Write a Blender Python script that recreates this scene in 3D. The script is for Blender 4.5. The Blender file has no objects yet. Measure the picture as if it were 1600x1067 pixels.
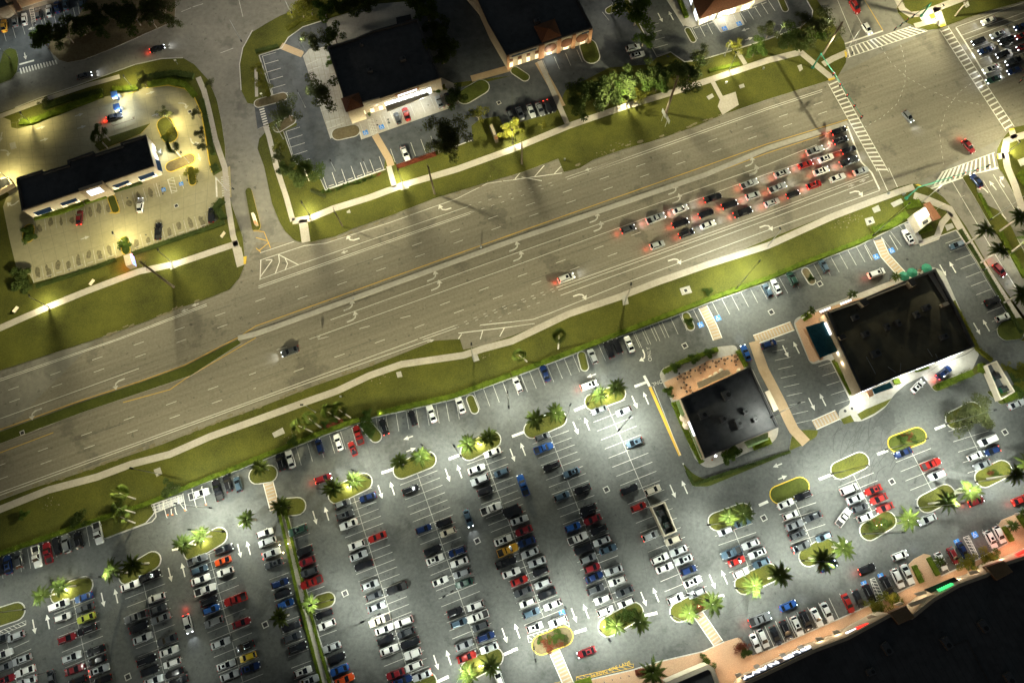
import bpy, math, random
from mathutils import Vector, Matrix
R = math.radians
sc = bpy.context.scene
rnd = random.Random(7)
# ---------------------------------------------------------------- camera, world, exposure
F, NX, NY, H = 1135.16, 812.17, 853.63, 201.7      # focal length and nadir point in photo pixels, height in metres
nv = Vector(((NX-800)/F, -(NY-533.5)/F, -1)).normalized()
ex = (Vector((1, 0, 0)) - nv.x*nv).normalized(); ez = -nv; ey = ez.cross(ex)
RM = Matrix((ex, ey, ez))                             # camera axes -> world axes
cam = bpy.data.objects.new('camera', bpy.data.cameras.new('camera'))
sc.collection.objects.link(cam); sc.camera = cam
cam.data.sensor_width = 36; cam.data.lens = 36*F/1600; cam.data.clip_end = 5000
m4 = RM.to_4x4(); m4.translation = (0, 0, H); cam.matrix_world = m4
w = bpy.data.worlds.new('World'); sc.world = w; w.use_nodes = True
nt = w.node_tree; bg = nt.nodes['Background']
sky = nt.nodes.new('ShaderNodeTexSky'); sky.sky_type = 'NISHITA'; sky.sun_disc = False
sky.sun_elevation = R(1.0); sky.sun_rotation = R(200)
nt.links.new(sky.outputs[0], bg.inputs[0]); bg.inputs[1].default_value = 0.085
sc.view_settings.view_transform = 'Standard'; sc.view_settings.look = 'None'
sc.view_settings.exposure = 0.0; sc.view_settings.gamma = 1.0
sc.cycles.use_denoising = True; sc.cycles.max_bounces = 4; sc.cycles.diffuse_bounces = 2
sc.cycles.glossy_bounces = 2; sc.cycles.transmission_bounces = 2; sc.cycles.transparent_max_bounces = 4
sc.cycles.sample_clamp_indirect = 3.0; sc.cycles.sample_clamp_direct = 0; sc.cycles.caustics_reflective = False
# ---------------------------------------------------------------- photo tiles -> ground points
TI = {'%d%d' % (r+1, c+1): (3.9525, 400*c, (0, 260, 530, 797)[r]) for r in range(4) for c in range(4)}
TI.update(A=(4.85,1030,540), B=(4.447,1240,420), C=(6.154,1140,900), D=(7.114,1380,790), E=(5.161,850,960), F=(5.08,1500,270),
          H=(3.81,1480,520), I=(5.714,0,170), J=(6.154,0,0), K=(7.273,740,0), L=(5.161,1020,0), M=(8,1400,0), N=(9.7,1540,180),
          O=(9.7,1400,270), Q=(7.62,990,740), U=(8.207,120,110), S=(7.62,240,740), X=(6.667,660,180), Y=(6.154,840,80), P=(1,0,0))
def q(s):
    out = []
    for seg in s.split(';'):
        t = seg.split()
        if not t: continue
        k, x0, y0 = TI[t[0]]
        v = [float(a) for a in t[1:]]
        out += [(x0+v[i]/k, y0+v[i+1]/k) for i in range(0, len(v), 2)]
    return out
def G(p, z=0.0):
    d = RM @ Vector(((p[0]-800)/F, -(p[1]-533.5)/F, -1))
    t = (z-H)/d.z
    return Vector((d.x*t, d.y*t, z))
def hgt(b, t):                                        # height of a vertical whose foot is seen at b and top at t
    g = G(b); a = RM.transposed() @ (g-Vector((0, 0, H)))
    best = 1e9; bh = 5
    for k in range(4, 160):
        h = k*.25; v = RM.transposed() @ (Vector((g.x, g.y, h))-Vector((0, 0, H)))
        x = 800+F*v.x/-v.z; y = 533.5-F*v.y/-v.z
        e = (x-t[0])**2+(y-t[1])**2
        if e < best: best = e; bh = h
    return bh
def GW(s, z=0.0): return [G(p, z) for p in q(s)]
SD = R(20.75)                                         # stall direction of the big car park
DS = Vector((math.cos(SD), math.sin(SD), 0)); DU = Vector((-DS.y, DS.x, 0))
_a, _b = GW('22 0 985; 23 1200 0'); RD = math.atan2(_b.y-_a.y, _b.x-_a.x)   # highway direction
DR = Vector((math.cos(RD), math.sin(RD), 0))
# ---------------------------------------------------------------- materials
MATS = {}
def mat(name, c, c2=None, sc1=3.0, rough=.8, metal=0, bump=0, emit=0, coat=0, big=0, streak=None, spec=.5, spots=0, wear=0):
    if name in MATS: return MATS[name]
    m = bpy.data.materials.new(name); MATS[name] = m; m.use_nodes = True
    n = m.node_tree.nodes; l = m.node_tree.links; b = n['Principled BSDF']
    b.inputs['Base Color'].default_value = (*c, 1); b.inputs['Roughness'].default_value = rough
    b.inputs['Metallic'].default_value = metal; b.inputs['Coat Weight'].default_value = coat
    b.inputs['Specular IOR Level'].default_value = spec
    if emit: b.inputs['Emission Color'].default_value = (*c, 1); b.inputs['Emission Strength'].default_value = emit
    if c2 is not None:
        g = n.new('ShaderNodeNewGeometry'); vec = g.outputs['Position']
        def noise(scale, v=None, det=6):
            t = n.new('ShaderNodeTexNoise'); t.inputs['Scale'].default_value = scale; t.inputs['Detail'].default_value = det
            t.inputs['Roughness'].default_value = .65; l.new(v or vec, t.inputs['Vector']); return t.outputs['Fac']
        def math_(op, a, bb):
            x = n.new('ShaderNodeMath'); x.operation = op
            for i, v in enumerate((a, bb)):
                if isinstance(v, (int, float)): x.inputs[i].default_value = v
                else: l.new(v, x.inputs[i])
            return x.outputs[0]
        f = noise(sc1)
        if big: f = math_('ADD', math_('MULTIPLY', f, .5), math_('MULTIPLY', noise(big, det=3), .5))
        if streak is not None:
            mp = n.new('ShaderNodeMapping'); mp.vector_type = 'TEXTURE'; mp.inputs['Rotation'].default_value = (0, 0, streak)
            mp.inputs['Scale'].default_value = (60, 1.1, 1); l.new(vec, mp.inputs['Vector'])
            f = math_('ADD', math_('MULTIPLY', f, .5), math_('MULTIPLY', noise(1.0, mp.outputs[0], 4), .5))
        r = n.new('ShaderNodeMapRange'); r.inputs[1].default_value = .36; r.inputs[2].default_value = .64; l.new(f, r.inputs[0])
        mx = n.new('ShaderNodeMix'); mx.data_type = 'RGBA'; l.new(r.outputs[0], mx.inputs['Factor'])
        mx.inputs['A'].default_value = (*c, 1); mx.inputs['B'].default_value = (*c2, 1)
        outc = mx.outputs['Result']
        for (sc_, lo_, dk) in (((.55, .62, .55), (.07, .56, .72)) if spots else ()):
            nz = noise(sc_, det=5); r2 = n.new('ShaderNodeMapRange'); r2.inputs[1].default_value = lo_; r2.inputs[2].default_value = lo_+.06; r2.inputs[3].default_value = 1; r2.inputs[4].default_value = dk
            l.new(nz, r2.inputs[0]); m2 = n.new('ShaderNodeMix'); m2.data_type = 'RGBA'; m2.blend_type = 'MULTIPLY'; m2.inputs['Factor'].default_value = 1
            l.new(outc, m2.inputs['A']); l.new(r2.outputs[0], m2.inputs['B']); outc = m2.outputs['Result']
        l.new(outc, b.inputs['Base Color'])
        if bump:
            bp = n.new('ShaderNodeBump'); bp.inputs['Strength'].default_value = bump; bp.inputs['Distance'].default_value = .05
            l.new(f, bp.inputs['Height']); l.new(bp.outputs[0], b.inputs['Normal'])
    return m
def brickmat(name, c, c2, mortar, scale, ang=SD):
    m = mat(name, c, rough=.85); n = m.node_tree.nodes; l = m.node_tree.links
    if n.get('Brick Texture'): return m
    g = n.new('ShaderNodeNewGeometry'); mp = n.new('ShaderNodeMapping'); mp.inputs['Rotation'].default_value = (0, 0, -ang)
    t = n.new('ShaderNodeTexBrick'); t.inputs['Scale'].default_value = scale
    t.inputs['Color1'].default_value = (*c, 1); t.inputs['Color2'].default_value = (*c2, 1); t.inputs['Mortar'].default_value = (*mortar, 1)
    l.new(g.outputs['Position'], mp.inputs[0]); l.new(mp.outputs[0], t.inputs['Vector']); l.new(t.outputs[0], n['Principled BSDF'].inputs['Base Color'])
    return m
def leafmat(name, c, c2, tr=.3):
    m = mat(name, c, c2, sc1=.9, rough=.75, big=.25, spec=.08)
    n = m.node_tree.nodes; l = m.node_tree.links
    if n.get('Translucent BSDF'): return m
    b = n['Principled BSDF']; t = n.new('ShaderNodeBsdfTranslucent'); ms = n.new('ShaderNodeMixShader'); ms.inputs[0].default_value = tr
    l.new(n['Mix'].outputs['Result'], t.inputs[0]); l.new(b.outputs[0], ms.inputs[1]); l.new(t.outputs[0], ms.inputs[2])
    l.new(ms.outputs[0], n['Material Output'].inputs[0]); return m
M = {}
M['road'] = mat('road_asphalt', (.148,.134,.100), (.245,.223,.172), sc1=1.5, rough=.85, streak=RD, bump=.1, spots=1)
M['road2'] = mat('street_asphalt', (.15,.142,.118), (.24,.228,.19), sc1=.7, rough=.85, big=.08, spots=1)
M['lot'] = mat('lot_asphalt', (.058,.062,.058), (.122,.127,.118), sc1=1.1, rough=.8, big=.05, bump=.1, spots=1)
M['lot2'] = mat('fresh_asphalt', (.035,.040,.046), (.085,.092,.098), sc1=.5, rough=.75, big=.09, spots=1)
M['conc'] = mat('concrete', (.33,.31,.27), (.44,.42,.37), sc1=1.2, rough=.9, big=.15, bump=.1)
M['walk'] = mat('walk_concrete', (.36,.32,.27), (.50,.46,.39), sc1=2.0, rough=.9, big=.2)
M['kerb'] = mat('kerb_concrete', (.40,.39,.35), (.55,.53,.48), sc1=2.0, rough=.9)
M['ykerb'] = mat('yellow_kerb', (.62,.42,.03), (.75,.52,.06), sc1=3, rough=.8)
M['bank'] = mat('bank_concrete', (.27,.245,.14), (.36,.325,.20), sc1=.8, rough=.9, big=.06)
M['grass'] = mat('grass', (.042,.046,.012), (.118,.122,.022), sc1=3.2, rough=.95, big=.07, bump=.5, spec=.1)
M['dgrass'] = mat('dark_grass', (.045,.055,.012), (.085,.10,.02), sc1=2.0, rough=.95, big=.2, bump=.5, spec=.1)
M['dirt'] = mat('dirt', (.10,.075,.04), (.17,.14,.08), sc1=1.5, rough=1, big=.2, spec=.1)
M['white'] = mat('white_marking', (.55,.53,.47), (.84,.82,.74), sc1=3, rough=.7, big=.5)
M['fade'] = mat('worn_marking', (.30,.29,.26), (.70,.68,.61), sc1=3, rough=.8, big=.4)
M['yellow'] = mat('yellow_marking', (.55,.33,.03), (.72,.45,.06), sc1=5, rough=.7)
M['blue'] = mat('blue_marking', (.03,.20,.62), (.05,.26,.72), sc1=5, rough=.6)
M['brick'] = brickmat('brick_paving', (.50,.30,.17), (.38,.22,.13), (.62,.45,.30), 2.2)
M['tan'] = mat('tan_walk', (.36,.25,.14), (.46,.33,.20), sc1=1.5, rough=.85, big=.2)
M['roof'] = mat('dark_roof', (.045,.046,.048), (.10,.10,.102), sc1=.5, rough=.8, big=.06, spots=1)
M['roof2'] = mat('roof_membrane', (.10,.085,.05), (.17,.15,.095), sc1=.3, rough=.85, big=.05, spots=1)
M['parapet'] = mat('parapet_trim', (.035,.035,.037), (.05,.05,.052), sc1=1, rough=.7)
M['stucco'] = mat('stucco', (.42,.34,.24), (.52,.43,.31), sc1=1.5, rough=.9)
M['cream'] = mat('cream_wall', (.55,.48,.36), (.64,.57,.44), sc1=1, rough=.9)
M['peach'] = mat('peach_pilaster', (.48,.24,.12), (.56,.30,.16), sc1=1.5, rough=.9)
M['tile'] = mat('clay_tile', (.12,.045,.02), (.20,.08,.035), sc1=3, rough=.8)
M['glass'] = mat('window_glass', (.02,.025,.03), rough=.08)
M['litglass'] = mat('lit_window', (1.0,.85,.60), emit=.75)
M['coolglass'] = mat('lit_shop_window', (.85,.93,1.0), emit=1.8)
M['signw'] = mat('backlit_white_sign', (.92,.95,1.0), emit=1.7)
M['signr'] = mat('backlit_red_sign', (1.0,.03,.02), emit=2.2)
M['signg'] = mat('backlit_green_sign', (.10,.85,.30), emit=.9)
M['signb'] = mat('backlit_blue_sign', (.10,.22,1.0), emit=2.0)
M['signp'] = mat('backlit_pink_sign', (.95,.35,.85), emit=1.6)
M['navy'] = mat('navy_panel', (.015,.035,.07), (.02,.045,.09), sc1=1, rough=.5)
M['awn'] = mat('blue_awning', (.02,.07,.20), (.03,.09,.25), sc1=2, rough=.7)
M['gawn'] = mat('green_awning', (.16,.24,.09), (.24,.33,.14), sc1=1.5, rough=.8)
M['teal'] = mat('teal_metal_roof', (.02,.10,.13), (.03,.14,.18), sc1=1, rough=.35, metal=.5)
M['greenp'] = mat('green_pole_paint', (.02,.20,.13), rough=.5)
M['gumb'] = mat('green_canvas', (.01,.16,.09), (.02,.20,.12), sc1=3, rough=.8)
M['canvas'] = mat('cream_canvas', (.70,.60,.45), (.78,.68,.52), sc1=3, rough=.8)
M['metal'] = mat('galvanised_metal', (.35,.36,.36), (.48,.49,.49), sc1=3, rough=.45, metal=.7)
M['unit'] = mat('rooftop_unit_metal', (.07,.072,.075), (.12,.12,.125), sc1=3, rough=.6)
M['wood'] = mat('weathered_pole_wood', (.16,.13,.09), (.24,.20,.15), sc1=3, rough=.9)
M['pergola'] = mat('pergola_wood', (.13,.065,.03), (.19,.10,.05), sc1=3, rough=.8)
M['black'] = mat('black_paint', (.015,.015,.016), rough=.5)
M['bark'] = mat('bark', (.16,.13,.10), (.26,.22,.17), sc1=4, rough=.95)
M['ptrunk'] = mat('palm_trunk', (.38,.35,.29), (.50,.46,.39), sc1=3, rough=.9)
M['lampw'] = mat('lamp_lens_white', (.95,.98,1.0), emit=12)
M['lampy'] = mat('lamp_lens_warm', (1.0,.86,.55), emit=12)
M['leaf'] = leafmat('leaf_green', (.030,.055,.010), (.085,.13,.025))
M['leafd'] = leafmat('leaf_dark', (.028,.045,.012), (.075,.10,.026))
M['leafy'] = leafmat('leaf_yellow', (.08,.085,.010), (.17,.165,.025))
M['leafo'] = leafmat('leaf_olive', (.035,.042,.014), (.085,.095,.035))
M['leafr'] = leafmat('leaf_red', (.10,.025,.015), (.20,.06,.03))
M['palm'] = leafmat('palm_green', (.026,.044,.008), (.075,.10,.016), .12)
M['hedge'] = leafmat('hedge_green', (.050,.080,.008), (.15,.20,.02), .2)
# ---------------------------------------------------------------- mesh helpers
col = sc.collection
class MB:
    def __init__(s): s.v = []; s.f = []; s.m = []
    def face(s, pts, mi=0):
        b = len(s.v); s.v += [tuple(p) for p in pts]; s.f.append(tuple(range(b, b+len(pts)))); s.m.append(mi)
    def prism(s, pts, z0, z1, mtop=0, mside=0, bottom=False):
        if sum(a[0]*b[1]-b[0]*a[1] for a, b in zip(pts, pts[1:]+pts[:1])) < 0: pts = pts[::-1]
        n = len(pts); b = len(s.v)
        s.v += [(p[0], p[1], z0) for p in pts]+[(p[0], p[1], z1) for p in pts]
        s.f.append(tuple(range(b+n, b+2*n))); s.m.append(mtop)
        if bottom: s.f.append(tuple(range(b+n-1, b-1, -1))); s.m.append(mside)
        for i in range(n):
            j = (i+1) % n; s.f.append((b+i, b+j, b+n+j, b+n+i)); s.m.append(mside)
    def box(s, c, sx, sy, z0, z1, a=0.0, mi=0, mt=None):
        u = Vector((math.cos(a), math.sin(a), 0))*sx/2; v = Vector((-math.sin(a), math.cos(a), 0))*sy/2; c = Vector((c[0], c[1], 0))
        s.prism([c-u-v, c+u-v, c+u+v, c-u+v], z0, z1, mi if mt is None else mt, mi, True)
    def tube(s, p0, p1, r0, r1=None, n=8, mi=0, caps=True):
        p0 = Vector(p0); p1 = Vector(p1); r1 = r0 if r1 is None else r1
        d = (p1-p0).normalized(); a = d.orthogonal().normalized(); c = d.cross(a); b = len(s.v)
        for p, r in ((p0, r0), (p1, r1)):
            for k in range(n):
                t = 2*math.pi*k/n; s.v.append(tuple(p+(a*math.cos(t)+c*math.sin(t))*r))
        for k in range(n):
            j = (k+1) % n; s.f.append((b+k, b+j, b+n+j, b+n+k)); s.m.append(mi)
        if caps: s.f.append(tuple(range(b+n, b+2*n))); s.f.append(tuple(range(b+n-1, b-1, -1))); s.m += [mi, mi]
    def cone(s, c, r, z0, z1, n=8, mi=0, a0=0):
        ring = [(c[0]+r*math.cos(a0+2*math.pi*k/n), c[1]+r*math.sin(a0+2*math.pi*k/n), z0) for k in range(n)]
        for k in range(n): s.face([ring[k], ring[(k+1) % n], (c[0], c[1], z1)], mi)
        s.face(ring[::-1], mi)
    def leaves(s, pts, size, rn, mi=0, flat=.0):
        for p in pts:
            a = Vector((rn.gauss(0, 1), rn.gauss(0, 1), rn.gauss(0, 1)*(1-flat))).normalized()
            b = a.orthogonal().normalized(); b = (b+a.cross(b)*rn.uniform(-1, 1)).normalized()
            k = size*rn.uniform(.6, 1.3); a = a*k; b = b*k*.6; p = Vector(p)
            s.face([p-a, p-b*.9, p+a, p+b*.9], mi)
    def mesh(s, name, mats, smooth=False):
        me = bpy.data.meshes.new(name); me.from_pydata(s.v, [], s.f)
        for m in mats: me.materials.append(m)
        me.polygons.foreach_set('material_index', s.m)
        if smooth:
            me.polygons.foreach_set('use_smooth', [True]*len(s.f)); me.set_sharp_from_angle(angle=R(40))
        me.update(); return me
    def obj(s, name, mats, parent=None, smooth=False):
        if not isinstance(mats, (list, tuple)): mats = [mats]
        return link(name, s.mesh(name, mats, smooth), parent)
def link(name, data, parent=None, loc=None, rz=None):
    o = bpy.data.objects.new(name, data); col.objects.link(o)
    if parent: o.parent = parent
    if loc is not None: o.location = loc
    if rz is not None: o.rotation_euler = (0, 0, rz)
    return o
def struct(o, label=None):
    o['kind'] = 'structure'
    if label: o['label'] = label
    return o
def copy_tree(o, parent=None):
    c = o.copy(); col.objects.link(c); c.parent = parent
    for k in ('label', 'category', 'group'):
        if parent is not None and k in c.keys() and k != 'label': del c[k]
    for ch in KIDS.get(o.name, ()): copy_tree(ch, c)
    return c
KIDS = {}
def part(name, me, parent, loc=None):
    o = link(name, me, parent, loc); KIDS.setdefault(parent.name, []).append(o); return o
def ribbon(path, w, close=False):
    L = []; Rr = []; n = len(path)
    for i, p in enumerate(path):
        a = path[i-1] if i > 0 else (path[-1] if close else p); b = path[i+1] if i < n-1 else (path[0] if close else p)
        d1 = (Vector(p)-Vector(a)); d2 = (Vector(b)-Vector(p))
        d = (d1.normalized() if d1.length > 1e-6 else Vector((0,0,0)))+(d2.normalized() if d2.length > 1e-6 else Vector((0,0,0)))
        d.z = 0; d.normalize(); nn = Vector((-d.y, d.x, 0))*w/2
        L.append(Vector(p)+nn); Rr.append(Vector(p)-nn)
    return L, Rr
def strip(mb, path, w, z0, z1=None, mi=0, close=False):
    L, Rr = ribbon(path, w, close)
    rng = range(len(path) if close else len(path)-1)
    for i in rng:
        j = (i+1) % len(path)
        quad = [Rr[i], Rr[j], L[j], L[i]]
        if z1 is None: mb.face([(p.x, p.y, z0) for p in quad], mi)
        else: mb.prism([Vector((p.x, p.y, 0)) for p in quad], z0, z1, mi, mi)
def resample(path, step):
    out = [Vector(path[0])]
    for a, b in zip(path, path[1:]):
        a = Vector(a); b = Vector(b); n = max(1, int((b-a).length/step))
        out += [a.lerp(b, k/n) for k in range(1, n+1)]
    return out
def rounded(pts, r=1.5, k=4):
    out = []; n = len(pts)
    for i in range(n):
        p = pts[i]; a = pts[i-1]; b = pts[(i+1) % n]
        da = (a-p); db = (b-p); ra = min(r, da.length*.45); rb = min(r, db.length*.45)
        s = p+da.normalized()*ra; e = p+db.normalized()*rb
        for t in range(k+1):
            u = t/k; out.append(s*(1-u)**2+p*2*u*(1-u)+e*u*u)
    return out
# ---------------------------------------------------------------- labels
LABS = []
LM = [(x, y, t) for x, y, t in (
 (120,270,'by the long roofed bank with blue awnings'), (180,155,'at the glowing drive-up teller island'), (60,30,'by the dark lot in the upper left corner'),
 (150,100,'along the upper left street'), (330,180,'beside the upper left side street'), (110,410,'on the lawn below the bank lot'), (300,430,'at the highway corner below the bank'),
 (440,110,'left of the big square store roof'), (600,100,'at the big square black store roof'), (560,20,'above the square store roof'), (540,260,'below the blue-grey store lot'), (640,250,'below the bright storefront stalls'),
 (740,210,'on the dark lawn above the highway'), (720,60,'between the two dark store roofs'), (830,60,'at the arched brick storefront'), (900,130,'in the dim lot below the arches'), (1000,40,'between the top lots'), (960,150,'along the highway lawn near the tree belt'),
 (1130,30,'by the brown hip-roofed building at top'), (1080,130,'beside the double-arrow turn signboard'), (1230,60,'in the trees left of the junction'), (1290,100,'at the upper left junction corner'), (1440,30,'at the upper right junction corner'), (1570,90,'among the headlights right of the junction'),
 (1400,170,'in the middle of the junction'), (1570,250,'at the lower right junction corner'), (1430,310,'by the brown-roofed monument sign'), (1540,400,'along the right side street'), (1470,330,'below the junction crosswalk'),
 (60,490,'at the left end of highway lawn'), (300,560,'on the upper left highway lanes'), (240,730,'on the left lawn below the highway'), (120,790,'on the lawn near the left edge'), (490,640,'by the palm clump beside highway sidewalk'),
 (760,540,'by the hatched lower highway pocket'), (980,460,'on the lawn under the queueing cars'), (1170,430,'by the bright lawn above the white lamps'), (1330,360,'on the lawn near the handicap stalls'),
 (860,560,'along the middle of the long hedge'), (620,650,'where red cars park by the hedge'), (440,720,'by the hedge above the palm walkway'), (270,790,'by the white scaffold trailer'), (60,850,'at the left end of the hedge'),
 (940,620,'around the lit palm island mid lot'), (850,650,'at the dark palm island mid lot'), (740,690,'at the brightly lit central palm island'), (640,720,'at the dim palm island under the red car'), (540,755,'at the glowing left-centre palm island'),
 (450,800,'at the top of the palm walkway'), (480,980,'along the palm walkway'), (320,840,'at the lit palm island near scaffold trailer'), (215,890,'at the dark palm island lower left'), (95,920,'at the lit palm island lower left'), (20,965,'at the lower left corner island'),
 (770,1040,'at the lit bottom centre palm island'), (860,1000,'at the yellow-kerbed flower island'), (970,975,'at the twin palm island bottom centre'), (1090,950,'at the palm island above striped crossing'), (1035,810,'at the dumpster enclosure mid lot'),
 (1130,650,'at the patio restaurant'), (1090,570,'on the patio of the restaurant'), (1060,700,'beside the restaurant drive lane'), (1150,740,'under the restaurant back corner'), (1210,650,'between the two restaurants'), (1260,520,'by the teal patio roof'), (1290,610,'left of the wide restaurant roof'),
 (1400,520,'on the wide restaurant roof'), (1440,590,'at the white-lit restaurant drive-through'), (1360,620,'at the white-lit restaurant corner'), (1420,440,'by the green umbrellas'), (1500,440,'in the right edge stalls'), (1560,590,'at the right edge dumpster enclosure'),
 (1140,800,'at the palm island right of enclosure'), (1190,905,'at the lit flower island near the mall'), (1230,770,'at the mulched island right of centre'), (1330,725,'at the empty grass island'), (1410,690,'at the flower-bed island'), (1510,650,'at the oak tree island'), (1470,780,'at the island below the red pickup'), (1560,740,'at the lit far right palm island'),
 (1380,820,'at the bright flower bed island'), (1280,865,'at the twin palm island near mall'), (1100,1030,'at the lower end of the mall'), (1220,1040,'by the white letter sign of the mall'), (1340,975,'by the red sign of the mall'), (1480,920,'by the green sign of the mall'), (1580,860,'at the right end of the mall'),
 (950,1040,'by the yellow fire lane'), (1160,1000,'in the planter at the mall drive'), (1440,880,'on the mall walkway peninsula'), (1480,1000,'on the black mall roof'))]
ORD = 'first second third fourth fifth sixth seventh eighth ninth tenth eleventh twelfth thirteenth fourteenth fifteenth sixteenth seventeenth eighteenth nineteenth twentieth'.split()
def ordw(i):
    if i < 20: return ORD[i]
    if i < 29: return 'twenty-'+ORD[i-20]
    if i == 29: return 'thirtieth'
    return 'thirty-'+ORD[i-30]
def tag(o, cat, desc, px, group=None, where=None, axis='x', sign=1, noun=None):
    o['category'] = cat
    if group: o['group'] = group
    if where is None:
        where = min(LM, key=lambda t: (t[0]-px[0])**2+(t[1]-px[1])**2)[2]
    LABS.append((o, desc, px, where, axis, noun)); return o
def finish_labels():
    g = {}
    for r in LABS: g.setdefault((r[5] or r[1], r[3]), []).append(r)
    for k, rs in g.items():
        ax = rs[0][4]
        rs.sort(key=lambda r: r[2][0] if ax == 'x' else r[2][1])
        for i, r in enumerate(rs):
            t = r[1]+' '+r[3]
            if len(rs) > 1:
                frm = 'from left' if ax == 'x' else 'from top'
                t = r[1]+', '+ordw(i)+' '+frm+' '+r[3]
            if len(t.split()) > 16: print('LONG', t)
            r[0]['label'] = ' '.join(t.split()[:16])
# ---------------------------------------------------------------- luminaires with a street-lamp light distribution
txt = bpy.data.texts.new('street_lamp_ies')
_an = [0,10,20,30,40,50,58,64,70,76,82,90]; _cd = [.42,.44,.50,.62,.85,1.25,1.7,2.1,1.7,.7,.12,0]
_cw = [.22,.24,.28,.38,.55,.95,1.6,2.4,3.6,4.2,1.6,0]
txw = bpy.data.texts.new('road_lamp_ies'); txp = bpy.data.texts.new('post_lamp_ies'); txl = bpy.data.texts.new('lot_lamp_ies')
_cp = [1.7,1.6,1.2,.8,.7,1.0,1.6,2.4,3.4,3.8,1.4,0]; _cl = [2.6,2.5,2.3,2.1,1.9,1.8,1.6,1.1,.45,.12,.03,0]
for txt, _cd in ((txw, _cw), (txt, _cd), (txp, _cp), (txl, _cl)): txt.write('IESNA:LM-63-1995\nTILT=NONE\n1 -1 1 %d 1 1 2 0 0 0\n1 1 0\n%s\n0\n%s\n' % (len(_an), ' '.join(map(str, _an)), ' '.join(str(int(c*1000)) for c in _cd)))
LD = {}; TX0 = bpy.data.texts['street_lamp_ies']
def lightdata(colr, power, ies=True, rad=.12, wide=False):
    k = (colr, power, ies, rad, wide)
    if k in LD: return LD[k]
    d = bpy.data.lights.new('lamp_light', 'POINT'); d.color = colr; d.energy = power; d.shadow_soft_size = rad; LD[k] = d
    if ies:
        d.use_nodes = True; n = d.node_tree.nodes; l = d.node_tree.links
        t = n.new('ShaderNodeTexIES'); t.mode = 'INTERNAL'; t.ies = {0: TX0, 1: txw, 2: txp, 3: txl}[int(wide)]; t.inputs['Strength'].default_value = .01
        l.new(t.outputs[0], n['Emission'].inputs['Strength'])
    return d
def light(parent, loc, colr, power, ies=True, rad=.12, wide=False):
    o = link('light', lightdata(colr, power, ies, rad, wide), parent, loc); return o
WARM = (1.0, .86, .58); GRN = (1.0, .93, .60); COOL = (.95, 1.0, .87); NEU = (1.0, .93, .76); PEACH = (1.0, .74, .48)
# ================================================================ ground, roads, verges
def sheet(name, pts, z, m, side=None, base=0.0, label=None):
    mb = MB(); mb.prism(pts, base, z, 0, 1 if side else 0)
    return struct(mb.obj(name, [M[m]]+([M[side]] if side else [])), label)
mb = MB(); mb.prism([Vector((-1500, -1500, 0)), Vector((1500, -1500, 0)), Vector((1500, 1500, 0)), Vector((-1500, 1500, 0))], -.5, -.02)
struct(mb.obj('ground', M['road2']))
# the highway surface
hw = GW('31 -700 1250 0 600 ; 21 600 1065 1130 870 1440 740 ; 22 0 470 345 468 500 430 820 310 1100 200 1430 100 1581 55; 13 60 1067 280 985 320 1065 700 920 1000 830 1300 712 1581 620; 14 335 515 700 330 1100 155 1581 0 1900 -140 2100 400 1581 780 ; 24 900 115 720 165 300 330; 23 1581 450 1000 700 640 830 180 975; 33 0 20; 32 1280 65 1100 10 700 170 330 300; 31 1581 430 1000 650 480 830 0 1000 -600 1260')
sheet('highway', hw, .0, 'road', base=-.01)
# raised grass verges
LOTN = '24 1160 395 930 482 865 340 640 450 560 490 200 630 0 715; 23 1200 850 1020 920 700 1040; 33 480 45 380 95 0 240; 32 1340 325 1230 370 860 455 740 480 600 530 380 610 180 690 110 720 0 765; 31 1250 890 940 1000 960 1067 ; 41 900 80 640 178 560 90 200 210 0 290 -300 400'
LOTE = '34 1700 20 1560 10 1430 -20 ; 24 1581 1050 1500 930 1440 830 1250 520 1160 395'
V4 = GW('31 -700 1320 0 995 200 920 480 830 730 740 1000 650 1300 530 1581 430; 32 330 300 700 170 940 75 1100 10 1260 0 1280 65 1400 40; 33 0 -20; 23 180 975 640 830 1000 700 1250 590 1581 450; 24 300 330 560 230 720 165 800 130 880 110 930 110 1000 135 1080 190 1150 270 1220 370 1400 680 1581 960 1800 1300')
V4 += GW('34 1700 20 1560 10; 24 1581 1050') + GW(LOTN) + GW('41 -700 600')
sheet('verge', V4, .10, 'grass', 'kerb')
V1 = GW('11 -700 880 0 700 95 668 240 610 480 530 600 480 840 400 1000 365 1130 360 1200 400 1290 500 1340 620 1370 760 1390 900 1398 1067; 21 1405 130 1420 200 1500 440 1515 600 1480 690 1420 760 1300 810 1130 870 900 960 600 1065; 31 0 195 -700 450')
sheet('verge', V1, .10, 'grass', 'kerb')
V2 = GW('12 -20 200 60 150 150 100 240 65 300 0 300 -200; 14 290 -200 300 0 430 190 470 260 485 330 480 390 430 475 370 500 340 510 0 615; 13 1300 712 1115 790 1000 830 850 880 700 920 500 990 420 1040 320 1065 285 982 60 1067; 22 1430 100 1100 200 820 310 600 385 500 430 345 468 300 475 235 455 180 400 150 350 120 280 100 230 50 0; 12 10 920 20 860 75 800 0 650; 11 1530 640 1490 560 1480 400 1500 300 1560 190')
sheet('verge', V2, .10, 'grass', 'kerb')
sheet('verge', GW('14 760 -200 760 -60 790 20 800 80 850 140 900 165 985 190 1060 180 1240 110 1400 60 1581 10 1900 -110 1900 -200'), .10, 'grass', 'kerb')
sheet('verge', GW('14 1581 775 1510 790 1480 820 1440 870 1415 920 1410 980 1425 1040 1440 1067; 24 1440 30 1480 100 1581 300 1900 850 1900 -400'), .10, 'grass', 'kerb')
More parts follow.
